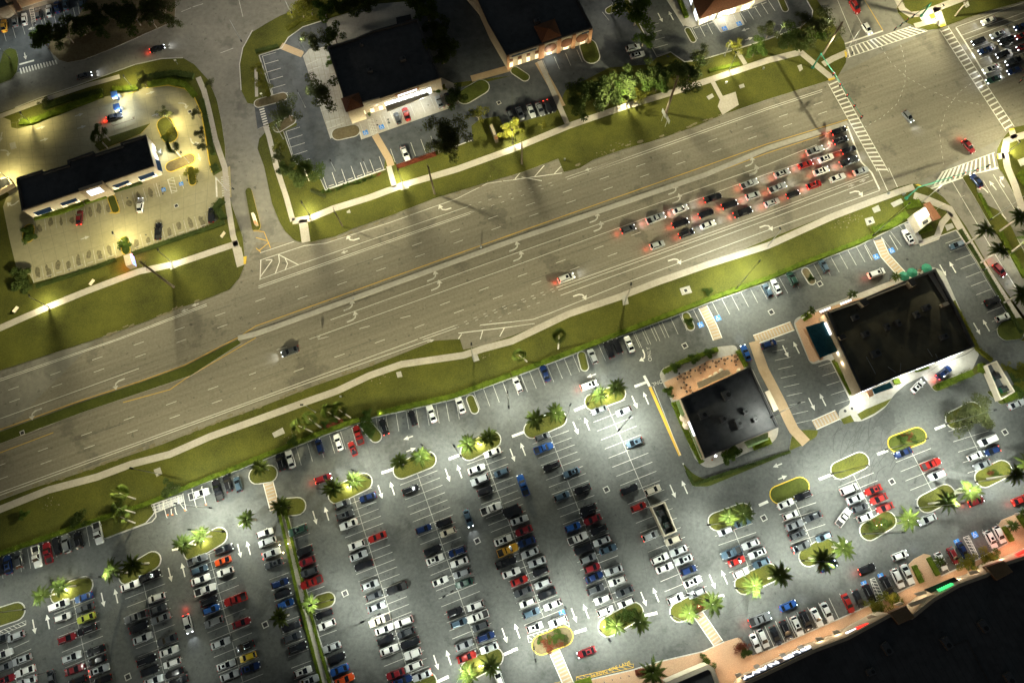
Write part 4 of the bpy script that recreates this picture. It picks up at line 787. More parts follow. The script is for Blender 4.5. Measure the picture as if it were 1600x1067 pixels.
cars('in the upper left corner lot', '11 25 160 as 92 130 gs 150 118 ws 238 90 ds 303 68 ss 352 45 ns 405 30 ts 508 20 ts', UA-.1, 'cars at the corner mall')
cars('facing the bright storefront', '12 873 730 ds 928 705 rs 1132 630 ss 1187 612 ku', UA, 'cars at the storefront'); cars('on the lower edge of storefront lot', '12 922 950 ws', UA+math.pi, 'cars at the storefront')
cars('in the dim lot under the arches', '13 -5 720 ds 50 700 ss 118 685 ss 175 675 gs 222 660 ks*', UA+math.pi, 'cars in the dim lot'); cars('right side of the dim lot', '13 748 297 su 775 340 ss', SD-.1, 'cars in the dim lot', axis='y')
print('vehicles', NVEH[0])
# ================================================================ buildings
def P0(s): return q(s)[0]
def bpart(name, mb, mats, root, smooth=False):
    o = mb.obj(name, mats, root, smooth)
    if root: o.location = -root.matrix_world.translation if not root.parent else (0, 0, 0)
    return o
def ccw(p): return p if sum(a.x*b.y-b.x*a.y for a, b in zip(p, p[1:]+p[:1])) > 0 else p[::-1]
def inset(p, d):
    out = []; n = len(p)
    for i in range(n):
        a = (p[i]-p[i-1]); b = (p[(i+1) % n]-p[i]); a.z = b.z = 0; a.normalize(); b.normalize()
        na = Vector((-a.y, a.x, 0)); nb = Vector((-b.y, b.x, 0)); m = (na+nb); k = max(.35, m.length_squared/2)
        out.append(p[i]+m/ (2*k) * 2 * d / 1.0 if False else p[i]+m*(d/(k*1.0))*1.0/1.0*.999)
    return out
def empty(name, c, rz=0): return link(name, None, None, c, rz)
class Bld:
    def __init__(s, name, roof, h, wall, roofm, cat, desc, par=.7, z0=.12, trim='parapet', pw=.45, where=''):
        P = ccw(GW(roof, h)); s.P = P; s.h = h; c = sum(P, Vector())/len(P); s.c = Vector((c.x, c.y, z0))
        s.root = empty(name, s.c); bpy.context.view_layer.update()
        pr = (800, 500); qq = q(roof); s.px = (sum(a[0] for a in qq)/len(qq), sum(a[1] for a in qq)/len(qq))
        tag(s.root, cat, desc, s.px, where=where)
        m = MB(); n = len(P)
        for i in range(n):
            a, b = P[i], P[(i+1) % n]; m.face([(a.x, a.y, z0), (b.x, b.y, z0), (b.x, b.y, h-.02), (a.x, a.y, h-.02)])
        s.part('wall', m, wall)
        I = inset(P, pw); m = MB(); m.face([(p.x, p.y, h-par) for p in I]); s.part('roof', m, roofm)
        m = MB(); O = inset(P, -.08)
        for i in range(n):
            j = (i+1) % n
            m.face([(O[i].x, O[i].y, h), (O[j].x, O[j].y, h), (I[j].x, I[j].y, h), (I[i].x, I[i].y, h)]); m.face([(I[i].x, I[i].y, h), (I[j].x, I[j].y, h), (I[j].x, I[j].y, h-par), (I[i].x, I[i].y, h-par)])
            m.face([(O[i].x, O[i].y, h-.35), (O[j].x, O[j].y, h-.35), (O[j].x, O[j].y, h), (O[i].x, O[i].y, h)])
        s.part('parapet', m, trim)
    def part(s, name, m, mt, parent=None, label=None):
        o = m.obj(name, [M[x] for x in (mt if isinstance(mt, tuple) else (mt,))], parent or s.root)
        if not parent: o.location = -s.c
        if label: o['label'] = label
        return o
    def edge(s, near):                                 # wall whose middle is nearest to a photo pixel (at eaves height)
        g = G(P0(near), s.h); n = len(s.P)
        return min(range(n), key=lambda i: ((s.P[i]+s.P[(i+1) % n])/2-g).length-(s.P[i]-s.P[(i+1) % n]).length*.0)
    def fbox(s, e, u0, u1, z0, z1, d, name, mt, parent=None, d0=0.0, label=None):
        a, b = s.P[e], s.P[(e+1) % len(s.P)]; t = (b-a); t.z = 0; o = Vector((t.y, -t.x, 0)).normalized()
        A = a+t*u0; B = a+t*u1; m = MB(); m.prism([A+o*d0, A+o*d, B+o*d, B+o*d0], z0, z1, 0, 0, True)
        return s.part(name, m, mt, parent, label)
    def windows(s, e, n, z0, z1, fill=.6, mt='glass', u0=0, u1=1, frame='metal'):
        for i in range(n):
            c = u0+(u1-u0)*(i+.5)/n; w_ = (u1-u0)*fill/n/2
            f = s.fbox(e, c-w_, c+w_, z0, z1, .05, 'window', frame)
            s.fbox(e, c-w_*.9, c+w_*.9, z0+.1, z1-.1, .09, 'pane', mt, f)
    def slab(s, px, z, th, name, mt, label=None):
        m = MB(); m.prism(ccw(GW(px, z)), z-th, z, 0, 0, True); return s.part(name, m, mt, label=label)
    def block(s, px, z0, z1, name, mt, label=None):
        m = MB(); m.prism(ccw(GW(px, z1)), z0, z1, 0, len((mt,) if isinstance(mt, str) else mt)-1); return s.part(name, m, mt, label=label)
def lpoint(root, px, z, colr, power, rad=.15, cen=None):
    g = G(P0(px), z); o = link('light', lightdata(colr, power, False, rad), root); o.location = g-(cen if cen is not None else Vector()); return o
def acunit(px, z, sx=1.8, sy=1.3, a=SD, m='metal', h=1.1):
    g = G(P0(px), z+h); m = 'unit'; r = empty('rooftop_unit', (g.x, g.y, z), a)
    b = MB(); b.box((0, 0), sx, sy, .08, h); b.box((0, 0), sx+.12, sy+.12, 0, .1); b.obj('housing', M[m], r)
    f = MB(); f.tube((sx*.2, 0, h), (sx*.2, 0, h+.12), min(sx, sy)*.3, n=12); f.obj('fan', M['black'], r)
    f = MB(); f.tube((-sx*.3, -sy*.2, h), (-sx*.3, -sy*.2, h+.3), .12, n=8); f.obj('vent', M['unit'], r)
    tag(r, 'air conditioner', 'dark rooftop air unit', P0(px), 'units on the roofs'); return r
# --- long bank, upper left
bk = Bld('bank_building', 'I 145 620 375 545 385 568 430 552 605 500 600 462 830 380 852 405 1080 330 1075 305 1300 233 1370 508 195 905', 6.0, 'cream', 'roof', 'bank', 'long cream bank with flat black roof', where='and four blue awnings in the upper left lot')
e = bk.edge('I 780 700')
for s in ('I 290 928 438 873 470 908 335 953', 'I 520 830 660 783 697 820 555 867', 'I 985 680 1127 625 1158 657 1040 705', 'I 1222 600 1362 557 1387 590 1252 640', 'I 1382 445 1428 468 1452 562 1408 545'): bk.slab(s, 3.2, .22, 'awning', 'awn')
bk.windows(e, 10, .5, 2.4, .4, 'litglass'); bk.fbox(e, .44, .62, .2, 7.0, 1.1, 'entrance_tower', 'stucco')
t = bk.fbox(e, .48, .58, 3.4, 6.1, 1.25, 'sign_panel', 'signw', d0=1.1); bk.fbox(e, 0, 1, 5.2, 5.6, .12, 'cornice', 'stucco')
e2 = bk.edge('I 1335 370'); bk.windows(e2, 3, .5, 2.8, .5, 'coolglass')
for s in ('I 1385 560', 'I 1210 625', 'I 1340 620'): lpoint(bk.root, s, 2.6, PEACH, 120, cen=bk.c)
lpoint(bk.root, 'I 1430 380', 2.6, COOL, 600, cen=bk.c)
# --- big square store
ph = Bld('store_building', '12 440 290 605 240 720 190 1000 115 1060 280 1140 480 1075 500 780 600 615 645 545 615', 6.6, 'stucco', 'roof', 'store', 'tan store with big square black roof', where='and white-lit storefront at top')
ew = ph.edge('12 920 550')
ph.slab('12 800 655 1065 570 1070 590 810 690', 4.2, .3, 'canopy', 'cream'); ph.windows(ew, 8, .3, 3.6, .9, 'coolglass'); ph.fbox(ew, .25, .75, 4.6, 5.6, .25, 'sign_band', 'peach'); ph.fbox(ew, .3, .7, 4.75, 5.35, .4, 'sign', 'signw', d0=.25)
el = ph.edge('12 700 620'); ph.fbox(el, .1, .9, 4.8, 6.9, .4, 'gable_wall', 'cream'); ph.windows(el, 3, .4, 2.6, .5, 'litglass')
m = MB(); T = GW('12 535 615 575 600 650 635 615 665', 7.6); cc = sum(T, Vector())/4; T = [cc+(p-cc)*1.15 for p in T]
T = [cc+Vector((x, y, 0)) for x, y in ((-2.4, -2.2), (2.4, -2.2), (2.4, 2.2), (-2.4, 2.2))]
Tr = [cc+Matrix.Rotation(SD, 3, 'Z') @ (p-cc) for p in T]
m.prism([Vector((p.x, p.y, 0)) for p in Tr], .12, 7.2); ph.part('corner_tower', m, 'stucco')
m = MB(); Tb = [cc+(p-cc)*1.2 for p in Tr]
for i in range(4): m.face([(Tb[i].x, Tb[i].y, 7.2), (Tb[(i+1) % 4].x, Tb[(i+1) % 4].y, 7.2), (cc.x, cc.y, 9.4)])
m.face([(p.x, p.y, 7.2) for p in Tb][::-1]); ph.part('tower_roof', m, 'tile')
for s, pw in (('12 640 680', 160), ('12 745 650', 160), ('12 830 680', 500), ('12 930 650', 500), ('12 1030 620', 500), ('12 1105 525', 200)): lpoint(ph.root, s, 3.4, COOL if pw > 300 else NEU, pw, cen=ph.c)
for s in ('12 700 430', '12 905 360'): acunit(s, 5.9)
acunit('12 650 270', 5.9, 1.0, .8)
m = MB(); m.prism(ccw(GW('12 865 110 955 90 960 120 870 150', 2.2)), .12, 2.2, 1, 0)
o = m.obj('dumpster_enclosure', [M['tile'], M['black']]); tag(o, 'enclosure', 'brick walled bin enclosure', P0('12 910 115'))
# --- arched brick storefront
pl = Bld('store_building', 'K -120 -200 50 0 170 270 375 625 770 497 1350 312 1190 0 1100 -200', 7.0, 'stucco', 'roof', 'store', 'low black roofed store with three round arches', where='at the top centre')
ef = pl.edge('K 1060 400'); eg = pl.edge('K 570 560')
for e_, us in ((ef, (.02, .35, .64, .97)), (eg, (.03, .96))):
    for u in us: pl.fbox(e_, max(0, u-.035), min(1, u+.035), .12, 6.6, .5, 'pilaster', 'peach')
for u in (.18, .5, .81):
    a, b = pl.P[ef], pl.P[(ef+1) % len(pl.P)]; t = (b-a).normalized(); o_ = Vector((t.y, -t.x, 0)); cN = a+(b-a)*u; m = MB()
    for kk in range(14):
        a0 = math.pi*kk/13*1.0; 
    ring = [cN+o_*.25+t*2.1*math.cos(R(x))+Vector((0, 0, 3.6-cN.z+1.9*math.sin(R(x)))) for x in range(0, 360, 24)]
    m.face(ring); m.face([p-o_*.24 for p in ring][::-1]); pl.part('arch', m, 'tile')
pl.windows(ef, 3, .3, 2.4, .35, 'litglass'); pl.windows(eg, 4, .3, 2.6, .45, 'litglass'); pl.windows(eg, 4, 3.0, 4.4, .5, 'tile'); pl.fbox(eg, .14, .86, 5.2, 5.9, .25, 'sign', 'navy'); pl.fbox(ef, .8, .94, 5.3, 5.8, .25, 'sign', 'navy')
for e_ in (ef, eg): pl.fbox(e_, 0, 1, 6.15, 6.5, .3, 'cornice', 'cream')
m = MB(); B4 = GW('K 680 300 920 215 1000 410 775 490', 7.0); ap = G(P0('K 850 325'), 9.6)
for i in range(4): m.face([B4[i], B4[(i+1) % 4], ap])
pl.part('hipped_tower_roof', m, 'tile')
for s, pw, cl in (('K 870 610', 420, COOL), ('K 460 735', 60, WARM), ('K 620 690', 70, WARM), ('K 1080 545', 40, WARM), ('K 1240 490', 40, WARM)): lpoint(pl.root, s, 2.4, cl, pw, cen=pl.c)
acunit('K 720 230', 6.3)
# --- hip roofed bank at the top right
hb = Bld('bank_building', 'L 300 -120 385 135 470 100 590 60 830 -10 760 -200', 4.6, 'cream', 'tile', 'bank', 'small cream building with brown tile roof', par=.02, trim='tile', where='beside the junction at top')
m = MB(); B4 = inset(ccw(GW('L 290 -120 385 140 840 -15 760 -220', 4.6)), -.6); ap = sum(B4, Vector())/4+Vector((0, 0, 3.4))
for i in range(4): m.face([B4[i], B4[(i+1) % 4], ap])
m.face(B4[::-1]); hb.part('hipped_roof', m, 'tile')
for near in ('L 430 118', 'L 530 80', 'L 700 30', 'L 340 0'): hb.windows(hb.edge(near), 2, .6, 3.0, .6, 'coolglass')
for s, pw in (('L 360 165', 160), ('L 570 100', 900), ('L 820 20', 160)): lpoint(hb.root, s, 3.0, COOL, pw, cen=hb.c)
# --- corner mall, top left
tl = Bld('store_building', 'J -300 -80 -300 40 -60 95 70 45 0 -60', 5.0, 'stucco', 'roof', 'store', 'edge of a tan store roof', where='in the upper left corner')
tl.slab('J 70 -40 130 -40 215 95 160 110', 4.0, .3, 'canopy_beam', 'peach'); tl.slab('J -60 75 120 15 130 35 -60 100', 4.2, .3, 'canopy', 'dirt')
lpoint(tl.root, 'J 60 90', 3, PEACH, 500, cen=tl.c); lpoint(tl.root, 'J 300 30', 3, PEACH, 500, cen=tl.c)
# --- patio restaurant
rs = Bld('restaurant_building', 'A 165 400 690 160 905 615 620 730 350 850', 5.6, 'stucco', 'roof', 'restaurant', 'square restaurant with black roof', where='and lit patio in the main lot')
for s in ('A 128 425 165 402 212 515 170 532', 'A 222 615 262 600 357 832 318 848'): rs.slab(s, 3.0, .3, 'awning', 'gawn')
rs.slab('A 645 730 820 655 830 710 675 775', 3.0, .3, 'awning', 'gawn'); rs.slab('A 800 350 835 335 905 480 870 500', 3.0, .3, 'window_canopy', 'canvas')
rs.slab('A 285 280 520 175 550 215 300 325', 3.4, .2, 'patio_canopy', 'stucco')
ew = rs.edge('A 255 620'); rs.fbox(ew, .38, .62, 3.8, 4.9, .3, 'sign', 'signw'); en = rs.edge('A 430 280'); rs.windows(en, 7, .4, 2.6, .7, 'litglass')
for s in ('A 345 268', 'A 390 242', 'A 430 216', 'A 470 190', 'A 605 190'):
    g = G(P0(s), 2.8); m = MB(); m.cone((g.x, g.y), .75, 2.75, 3.1, 10); rs.part('lantern_shade', m, 'canvas'); lpoint(rs.root, s, 2.4, PEACH, 70, cen=rs.c)
for s in ('A 200 375', 'A 560 130', 'A 250 300'): lpoint(rs.root, s, 2.2, PEACH, 90, cen=rs.c)
lpoint(rs.root, 'A 150 600', 2.4, PEACH, 120, cen=rs.c); lpoint(rs.root, 'A 850 680', 2.4, WARM, 200, cen=rs.c)
for s, a_, b_ in (('A 515 375', 2.2, 2.6), ('A 335 525', 2.2, 1.8), ('A 490 555', 1.6, 1.6), ('A 605 590', 1.5, 2.6), ('A 655 500', 1.2, 1.2), ('A 730 560', 1.0, 1.0)): acunit(s, 4.9, a_, b_)
m = MB(); m.tube(G(P0('A 428 835'), 4.95), G(P0('A 428 835'), 5.15), .3); rs.part('roof_flood_lamp', m, 'lampw'); lpoint(rs.root, 'A 428 835', 5.8, (1, .75, .8), 60, cen=rs.c)
# --- wide restaurant
wr = Bld('restaurant_building', 'B 235 300 500 200 795 75 985 0 1110 230 1180 370 1260 540 720 745 475 850 340 560', 6.6, 'stucco', 'roof2', 'restaurant', 'wide restaurant with dim olive roof', par=1.0, pw=.6, where='beside the right edge lot')
wr.block('B 455 225 500 200 528 240 490 262', .2, 7.6, 'roof_block', ('parapet', 'cream')); wr.block('B 795 85 830 65 858 108 825 125', .2, 7.6, 'roof_block', ('parapet', 'cream')); wr.block('B 310 470 350 450 370 478 330 495', 5.6, 7.2, 'roof_block', ('parapet', 'cream')); wr.block('B 1030 240 1070 225 1085 245 1045 262', 5.6, 7.2, 'roof_block', ('cream', 'cream'))
m = MB(); strip(m, GW('B 955 30 1075 215', 5.72), 1.9, 5.62, 5.75); wr.part('roof_ledge', m, 'cream')
m = MB(); strip(m, GW('B 245 305 500 215 790 100', 6.4), .35, 6.3, 6.62); wr.part('cornice', m, 'cream'); m = MB(); strip(m, GW('B 215 305 470 850', 5.8), .5, 5.6, 6.1); wr.part('cornice', m, 'stucco')
for s in ('B 180 295 255 265 258 275 190 305', 'B 325 240 400 210 403 220 330 250'): wr.slab(s, 5.4, .25, 'sign', 'signw')
m = MB(); strip(m, GW('B 222 372 262 455', 4.2), .45, 3.2, 4.2); wr.part('sign', m, 'signw')
for i, s in enumerate(('B 500 240 320 1 1', )): pass
m = MB(); m.prism(ccw(GW('B 85 405 210 365 305 572 185 618', 3.6)), 3.4, 3.6, 0, 0, True); o = wr.part('patio_roof', m, 'teal')
r_ = GW('B 85 405 210 365 305 572 185 618', 3.6); m = MB()
for i in range(24): strip(m, [r_[0].lerp(r_[3], i/23), r_[1].lerp(r_[2], i/23)], .06, 3.6, 3.66)
m.obj('roof_ribs', M['teal'], o)
for i in range(5):
    s = 'B %f %f %f %f %f %f %f %f' % (68+24*i, 420+44*i, 92+24*i, 412+44*i, 112+24*i, 452+44*i, 88+24*i, 462+44*i); wr.slab(s, 2.9, .12, 'shade_panel', 'peach')
wr.slab('B 505 850 545 835 558 880 525 892', 4.0, .4, 'entrance_canopy', 'peach'); wr.slab('B 545 835 670 785 695 825 565 870', 3.6, .25, 'drive_canopy', 'teal')
eb = wr.edge('B 990 640'); wr.windows(eb, 5, .4, 3.2, .5, 'coolglass'); wr.fbox(eb, .3, .5, 4.2, 5.6, .3, 'sign', 'signw'); ec = wr.edge('B 600 800'); wr.fbox(ec, .1, .3, 4.2, 5.6, .3, 'sign', 'signw'); wr.windows(ec, 3, .4, 3.0, .5, 'coolglass')
for s, pw, cl in (('B 470 910', 1500, COOL), ('B 780 760', 1500, COOL), ('B 1090 625', 1600, COOL), ('B 1140 600', 500, COOL), ('B 335 660', 200, WARM), ('B 180 330', 200, PEACH), ('B 700 95', 120, PEACH), ('B 560 150', 120, PEACH), ('B 300 590', 150, COOL), ('B 230 420', 250, COOL)): lpoint(wr.root, s, 3.2, cl, pw, cen=wr.c)
for s, a_, b_ in (('B 430 335', 2.0, 1.6), ('B 505 450', 2.0, 1.6), ('B 655 400', 1.3, 1.9), ('B 730 375', 1.3, 1.9), ('B 862 315', 1.3, 1.9), ('B 930 265', 2.2, 1.6), ('B 1050 470', 2.0, 1.4), ('B 575 585', 2.6, 2.0)): acunit(s, 5.6, a_, b_)
m = MB(); 
for s in ('B 505 610 570 730', 'B 930 555 965 610', 'B 985 590 1000 620', 'B 655 680 710 720', 'B 745 655 740 715'):
    a, b = GW(s, 5.9); m.tube(a, b, .08, n=6)
wr.part('roof_pipes', m, 'metal')
# --- the mall
ml = Bld('mall_building', 'C -20 1500 150 1020 820 700 ; 44 490 782 750 640 885 655 1020 545 1180 455 1345 395 1440 330 1581 285 1900 150 2300 600; C 3000 1600', 8.0, 'stucco', 'roof', 'shopping mall', 'long mall with a huge black roof', par=.8, pw=.7, trim='stucco', where='and glowing store signs, lower right')
me_ = ml.edge('C 485 860'); a, b = ml.P[me_], ml.P[(me_+1) % len(ml.P)]; t = (b-a).normalized(); on = Vector((t.y, -t.x, 0)); rd = (-on).cross(Vector((0, 0, 1))); an = math.atan2(rd.y, rd.x)
pn = ml.fbox(me_, .02, .98, 3.6, 7.4, .3, 'sign_panel', 'navy')
def sign(body, px, z, size, m, parent, sx=1.0, off=.4, e=None, zt=None):
    e = me_ if e is None else e; A, B = ml.P[e], ml.P[(e+1) % len(ml.P)]; tt = (B-A).normalized(); oo = Vector((tt.y, -tt.x, 0)); g = G(P0(px), z); w_ = A+tt*(g-A).dot(tt)+oo*off
    r2 = (-oo).cross(Vector((0, 0, 1))); a2 = math.atan2(r2.y, r2.x)
    o = text(body, (0, 0), 0, size, m, name='lettering', parent=parent, rot=(math.pi/2, 0, a2), ext=.12, sx=sx); o.location = Vector((w_.x, w_.y, z)); return o
sg = sign('OLD NAVY', 'C 460 840', 5.5, 3.5, 'signw', pn, 1.05, .45); 
L_ = ml.P; nE = len(L_)
def wl(px, z=3.0, colr=PEACH, pw=300): lpoint(ml.root, px, z, colr, pw, cen=ml.c)
for s in ('C 60 960', 'C 260 880', 'C 510 770', 'C 690 690', 'C 865 605', 'C 1030 550', 'C 1360 390', '44 930 500', '44 1280 375', '44 1170 420', '44 1440 300', '44 1540 240', '44 780 540'): wl(s)
for s in ('C 50 945 100 925 125 950 75 975','C 228 860 270 845 302 870 250 895','C 475 750 525 735 555 760 505 785','C 650 675 700 655 725 685 675 705','C 825 595 880 580 910 605 850 630','C 990 530 1040 515 1070 540 1010 560','C 1320 385 1360 370 1420 385 1340 410','44 905 515 965 495 985 510 930 530','44 780 580 825 565 840 575 800 590','44 1235 378 1290 370 1310 385 1250 400'): ml.slab(s, 5.0, .5, 'lit_awning', 'canvas')
ml.slab('44 860 580 1015 520 1040 520 1030 545 890 595', 6.0, .5, 'entrance_canopy', 'canvas'); ml.slab('44 1020 545 1180 450 1345 390 1350 400 1190 465 1030 560', 7.0, .4, 'cornice', 'canvas')
ml.slab('44 965 490 1150 412 1180 435 1010 510', 4.6, .4, 'canopy', 'black')
ml.block('44 750 630 850 590 905 660 808 705', 6.8, 8.3, 'pergola', ('pergola', 'pergola')); ml.block('44 1345 350 1455 312 1510 380 1415 432', 6.8, 8.3, 'pergola', ('pergola', 'pergola'))
for s in ('44 750 630 850 590 905 660 808 705', '44 1345 350 1455 312 1510 380 1415 432'):
    r_ = GW(s, 8.4); m = MB()
    for i in range(18): strip(m, [r_[0].lerp(r_[1], i/17), r_[3].lerp(r_[2], i/17)], .12, 8.3, 8.5)
    ml.part('pergola_slats', m, 'tan')
e3 = ml.edge('C 1200 540'); 
m = MB(); A_, B_ = GW('C 1232 505 1418 428', 6.4); dd = (B_-A_).normalized(); m.box((A_+B_)/2, (B_-A_).length, .5, 5.4, 6.6, math.atan2(dd.y, dd.x)); ml.part('sign', m, 'signr', label='glowing red store sign box')
m = MB(); A_, B_ = GW('C 1125 545 1230 510', 5.6); m.box((A_+B_)/2, (B_-A_).length, .4, 4.9, 5.6, math.atan2(dd.y, dd.x)); ml.part('sign', m, 'signw', label='small white lit sign left of the red one')
A_, B_ = GW('D 625 948 790 872', 6.6); dd = (B_-A_).normalized(); sr = None
for i in range(7):
    m = MB(); c_ = A_.lerp(B_, (i+.5)/7); m.box(c_, (B_-A_).length/7*.55, .3, 5.7, 6.5, math.atan2(dd.y, dd.x)); m.box(c_+Vector((dd.y, -dd.x, 0))*-.2, .3, .4, 5.4, 6.7, math.atan2(dd.y, dd.x)); o = ml.part('sign_letter', m, 'signg')
m = MB(); A_, B_ = GW('D 1495 545 1600 495', 6.6); m.box((A_+B_)/2, (B_-A_).length, .5, 5.4, 6.6, math.atan2(dd.y, dd.x)); ml.part('sign', m, 'signr')
wl('D 1560 500', 4, (1, .15, .1), 500); wl('44 1400 210', 4, (1, .35, .3), 500)
for s in ('44 1340 715', '44 1110 820', '44 1500 1040', '44 740 855'): acunit(s, 7.2, 2.8, 1.8, R(-60))
acunit('44 640 1000', 7.2, 2, 1.4)
m = MB(); strip(m, GW('44 1150 835 1230 800 1370 1067', 7.4), .12, 7.3, 7.45); ml.part('roof_seam', m, 'parapet')
kl = Bld('kiosk_building', '43 950 1064 1210 952 1245 975 1300 1110 1000 1180', 5.0, 'cream', 'roof', 'kiosk', 'small black roofed mall block with white eave', trim='canvas', pw=1.0, where='at the bottom of photo')
lpoint(kl.root, '43 1100 990', 3, NEU, 350, cen=kl.c); lpoint(kl.root, '43 1230 900', 3, PEACH, 350, cen=kl.c)
def seams(B, n, z, along=0):
    P = B.P; m = MB(); k = len(P)
    a = P[along]; b = P[(along+1) % k]; L = (b-a).length; t = (b-a).normalized(); nn = Vector((-t.y, t.x, 0)); D = max((p-a).dot(nn) for p in P); lo = min((p-a).dot(t) for p in P); hi = max((p-a).dot(t) for p in P)
    def ins(p):
        c = False
        for i in range(k):
            u, v = P[i], P[(i+1) % k]
            if (u.y > p.y) != (v.y > p.y) and p.x < (v.x-u.x)*(p.y-u.y)/(v.y-u.y)+u.x: c = not c
        return c
    for i in range(1, n):
        x = lo+(hi-lo)*i/n; pts = [a+t*x+nn*(D*j/40) for j in range(41)]
        for p, q_ in zip(pts, pts[1:]):
            if ins(p) and ins(q_) and ins(p+t*.8) and ins(p-t*.8) and ins(q_+nn*.9) and ins(p-nn*.9): strip(m, [p, q_], .1, z)
    if m.f: B.part('roof_seam', m, 'parapet')
for B, n, z in ((bk, 5, 5.31), (ph, 4, 5.91), (ml, 60, 7.21)): seams(B, n, z, B.edge({id(bk): 'I 780 700', id(ph): '12 920 550', id(pl): 'K 1060 400', id(rs): 'A 430 280', id(wr): 'B 990 640', id(ml): 'C 485 860'}[id(B)]))
# --- dumpster enclosures
def enclosure(s, inner, desc, where, dump, h=2.5, th=.35):
    O = ccw(GW(s, h)); c = sum(O, Vector())/len(O); c.z = 0; r = empty('dumpster_enclosure', c); I = inset(O, th); m = MB(); n = len(O)
    for i in range(n):
        j = (i+1) % n; m.prism([Vector((p.x, p.y, 0))-Vector((c.x, c.y, 0)) for p in (O[i], O[j], I[j], I[i])], 0, h, 0, 0)
    m.obj('wall', M['cream'], r); m = MB(); m.face([Vector((p.x-c.x, p.y-c.y, .04)) for p in I]); m.obj('floor', M['lot2'], r)
    tag(r, 'enclosure', desc, P0(s), where=where)
    for d in dump:
        g = G(P0(d), 1.3); e_ = empty('dumpster', (g.x, g.y, .04), SD); b = MB(); b.box((0, 0), 1.9, 1.5, .1, 1.2); b.obj('bin', M['greenp'], e_); b = MB(); b.box((0, -.38), 1.95, .72, 1.2, 1.28); b.box((0, .4), 1.95, .72, 1.2, 1.26); b.obj('lid', M['black'], e_)
        tag(e_, 'dumpster', 'dumpster inside the walled enclosure', P0(d), 'dumpsters')
enclosure('Q 205 395 375 330 520 685 370 750', 0, 'cream walled open dumpster enclosure', 'standing in the main lot', ('Q 340 460', 'Q 410 610'))
enclosure('H 232 192 295 165 405 350 345 385 320 400', 0, 'cream walled open dumpster enclosure', 'at the right edge', ('H 300 260', 'H 345 335'))
# --- monument signs
g = G(P0('O 410 640'), 1.5); r = empty('monument_sign', (g.x, g.y, .1)); gg = Vector((g.x, g.y, 0))
def rel(s, z, c): return [Vector((p.x-c.x, p.y-c.y, 0)) for p in ccw(GW(s, z))]
m = MB(); m.prism(rel('O 255 630 470 490 590 690 375 860', 3.4, gg), 0, 3.4); m.obj('base', M['cream'], r)
m = MB(); m.prism(rel('O 315 615 440 525 505 640 380 730', 3.7, gg), 3.3, 3.7); m.obj('lit_panel', M['signw'], r)
m = MB(); m.prism(rel('O 395 750 470 705 493 745 415 790', 3.5, gg), 3.3, 3.55); m.obj('vent', M['black'], r)
m = MB(); rr_ = GW('O 435 462 515 438 690 675 575 722', 4.4); m.prism([Vector((p.x-gg.x, p.y-gg.y, 0)) for p in ccw(rr_)], 3.4, 4.2); ap = [(rr_[0]+rr_[1])/2, (rr_[2]+rr_[3])/2]; m.obj('roof', M['tile'], r)
lpoint(r, 'O 400 640', 5.0, COOL, 160, cen=Vector((gg.x, gg.y, .1))); tag(r, 'sign', 'cream roadside sign tower with brown roof', P0('O 410 640'), where='and white glowing panel')
g = G(P0('O 655 525'), 2); o = MB(); o.tube((0, 0, 0), (0, 0, 2), .05); o.box((0, 0), .9, .15, 2, 2.6, .5); o = o.obj('road_sign', M['metal']); o.location = (g.x, g.y, .1); tag(o, 'sign', 'small square metal sign', P0('O 655 525'))
# illuminated sign of the bank
g = G(q('P 204 409')[0], 1.2); r = empty('monument_sign', (g.x, g.y, .1), RD)
b = MB(); b.box((0, 0), 2.0, 3.6, 0, 2.6); b.obj('cabinet', M['stucco'], r); b = MB(); b.box((1.03, 0), .08, 3.2, .5, 2.4); b.obj('lit_face', M['signb'], r); b = MB(); b.box((-1.03, 0), .08, 3.2, .4, 2.4); b.obj('lit_face', M['signr'], r)
b = MB(); b.box((1.2, .4), .5, 2.4, 2.3, 2.62); b.obj('lit_trim', M['signp'], r)
o = link('light', lightdata((1, .25, .10), 260, False, .3), r, (-2.6, -.6, 1.6)); o = link('light', lightdata((1, .25, .30), 130, False, .3), r, (2.8, .8, 1.6)); tag(r, 'sign', 'boxy sign glowing red and blue', (204, 409))
g = G(P0('X 745 195'), 1); r = empty('monument_sign', (g.x, g.y, .1), R(-70)); b = MB(); b.box((0, 0), 5.6, .9, 0, 1.9); b.obj('cabinet', M['wood'], r); b = MB(); b.box((0, .5), 4.8, .1, .4, 1.7); b.obj('panel', M['black'], r); b = MB(); b.box((2.2, 0), 1.0, 1.0, 1.9, 2.2); b.obj('cap', M['peach'], r); tag(r, 'sign', 'long low dark monument sign', P0('X 745 195'))
g = G((398, 343), 1); r = empty('monument_sign', (g.x, g.y, .18), R(112)); b = MB(); b.box((0, 0), 4.0, .7, 0, 1.6); b.obj('cabinet', M['canvas'], r); b = MB(); b.box((-1.4, 0), 1.1, .8, 0, 1.7); b.obj('end_block', M['peach'], r); b = MB(); b.box((0, .39), 2.4, .06, .5, 1.4); b.obj('panel', M['tan'], r); tag(r, 'sign', 'pale sign block with orange end', (398, 343), where='on the small street median')
for s_, h_ in (('21 1380 425', 1.2), ('21 570 718', 1.0), ('21 100 885', 1.0)):
    g = G(P0(s_), .8); r = empty('yard_sign', (g.x, g.y, .1), R(60)); b = MB(); b.tube((-.6, 0, 0), (-.6, 0, h_), .05); b.tube((.6, 0, 0), (.6, 0, h_), .05); b.obj('posts', M['wood'], r); b = MB(); b.box((0, 0), 1.9, .12, .4, h_+.6); b.obj('board', M['canvas'], r); tag(r, 'sign', 'small pale lawn sign', P0(s_))
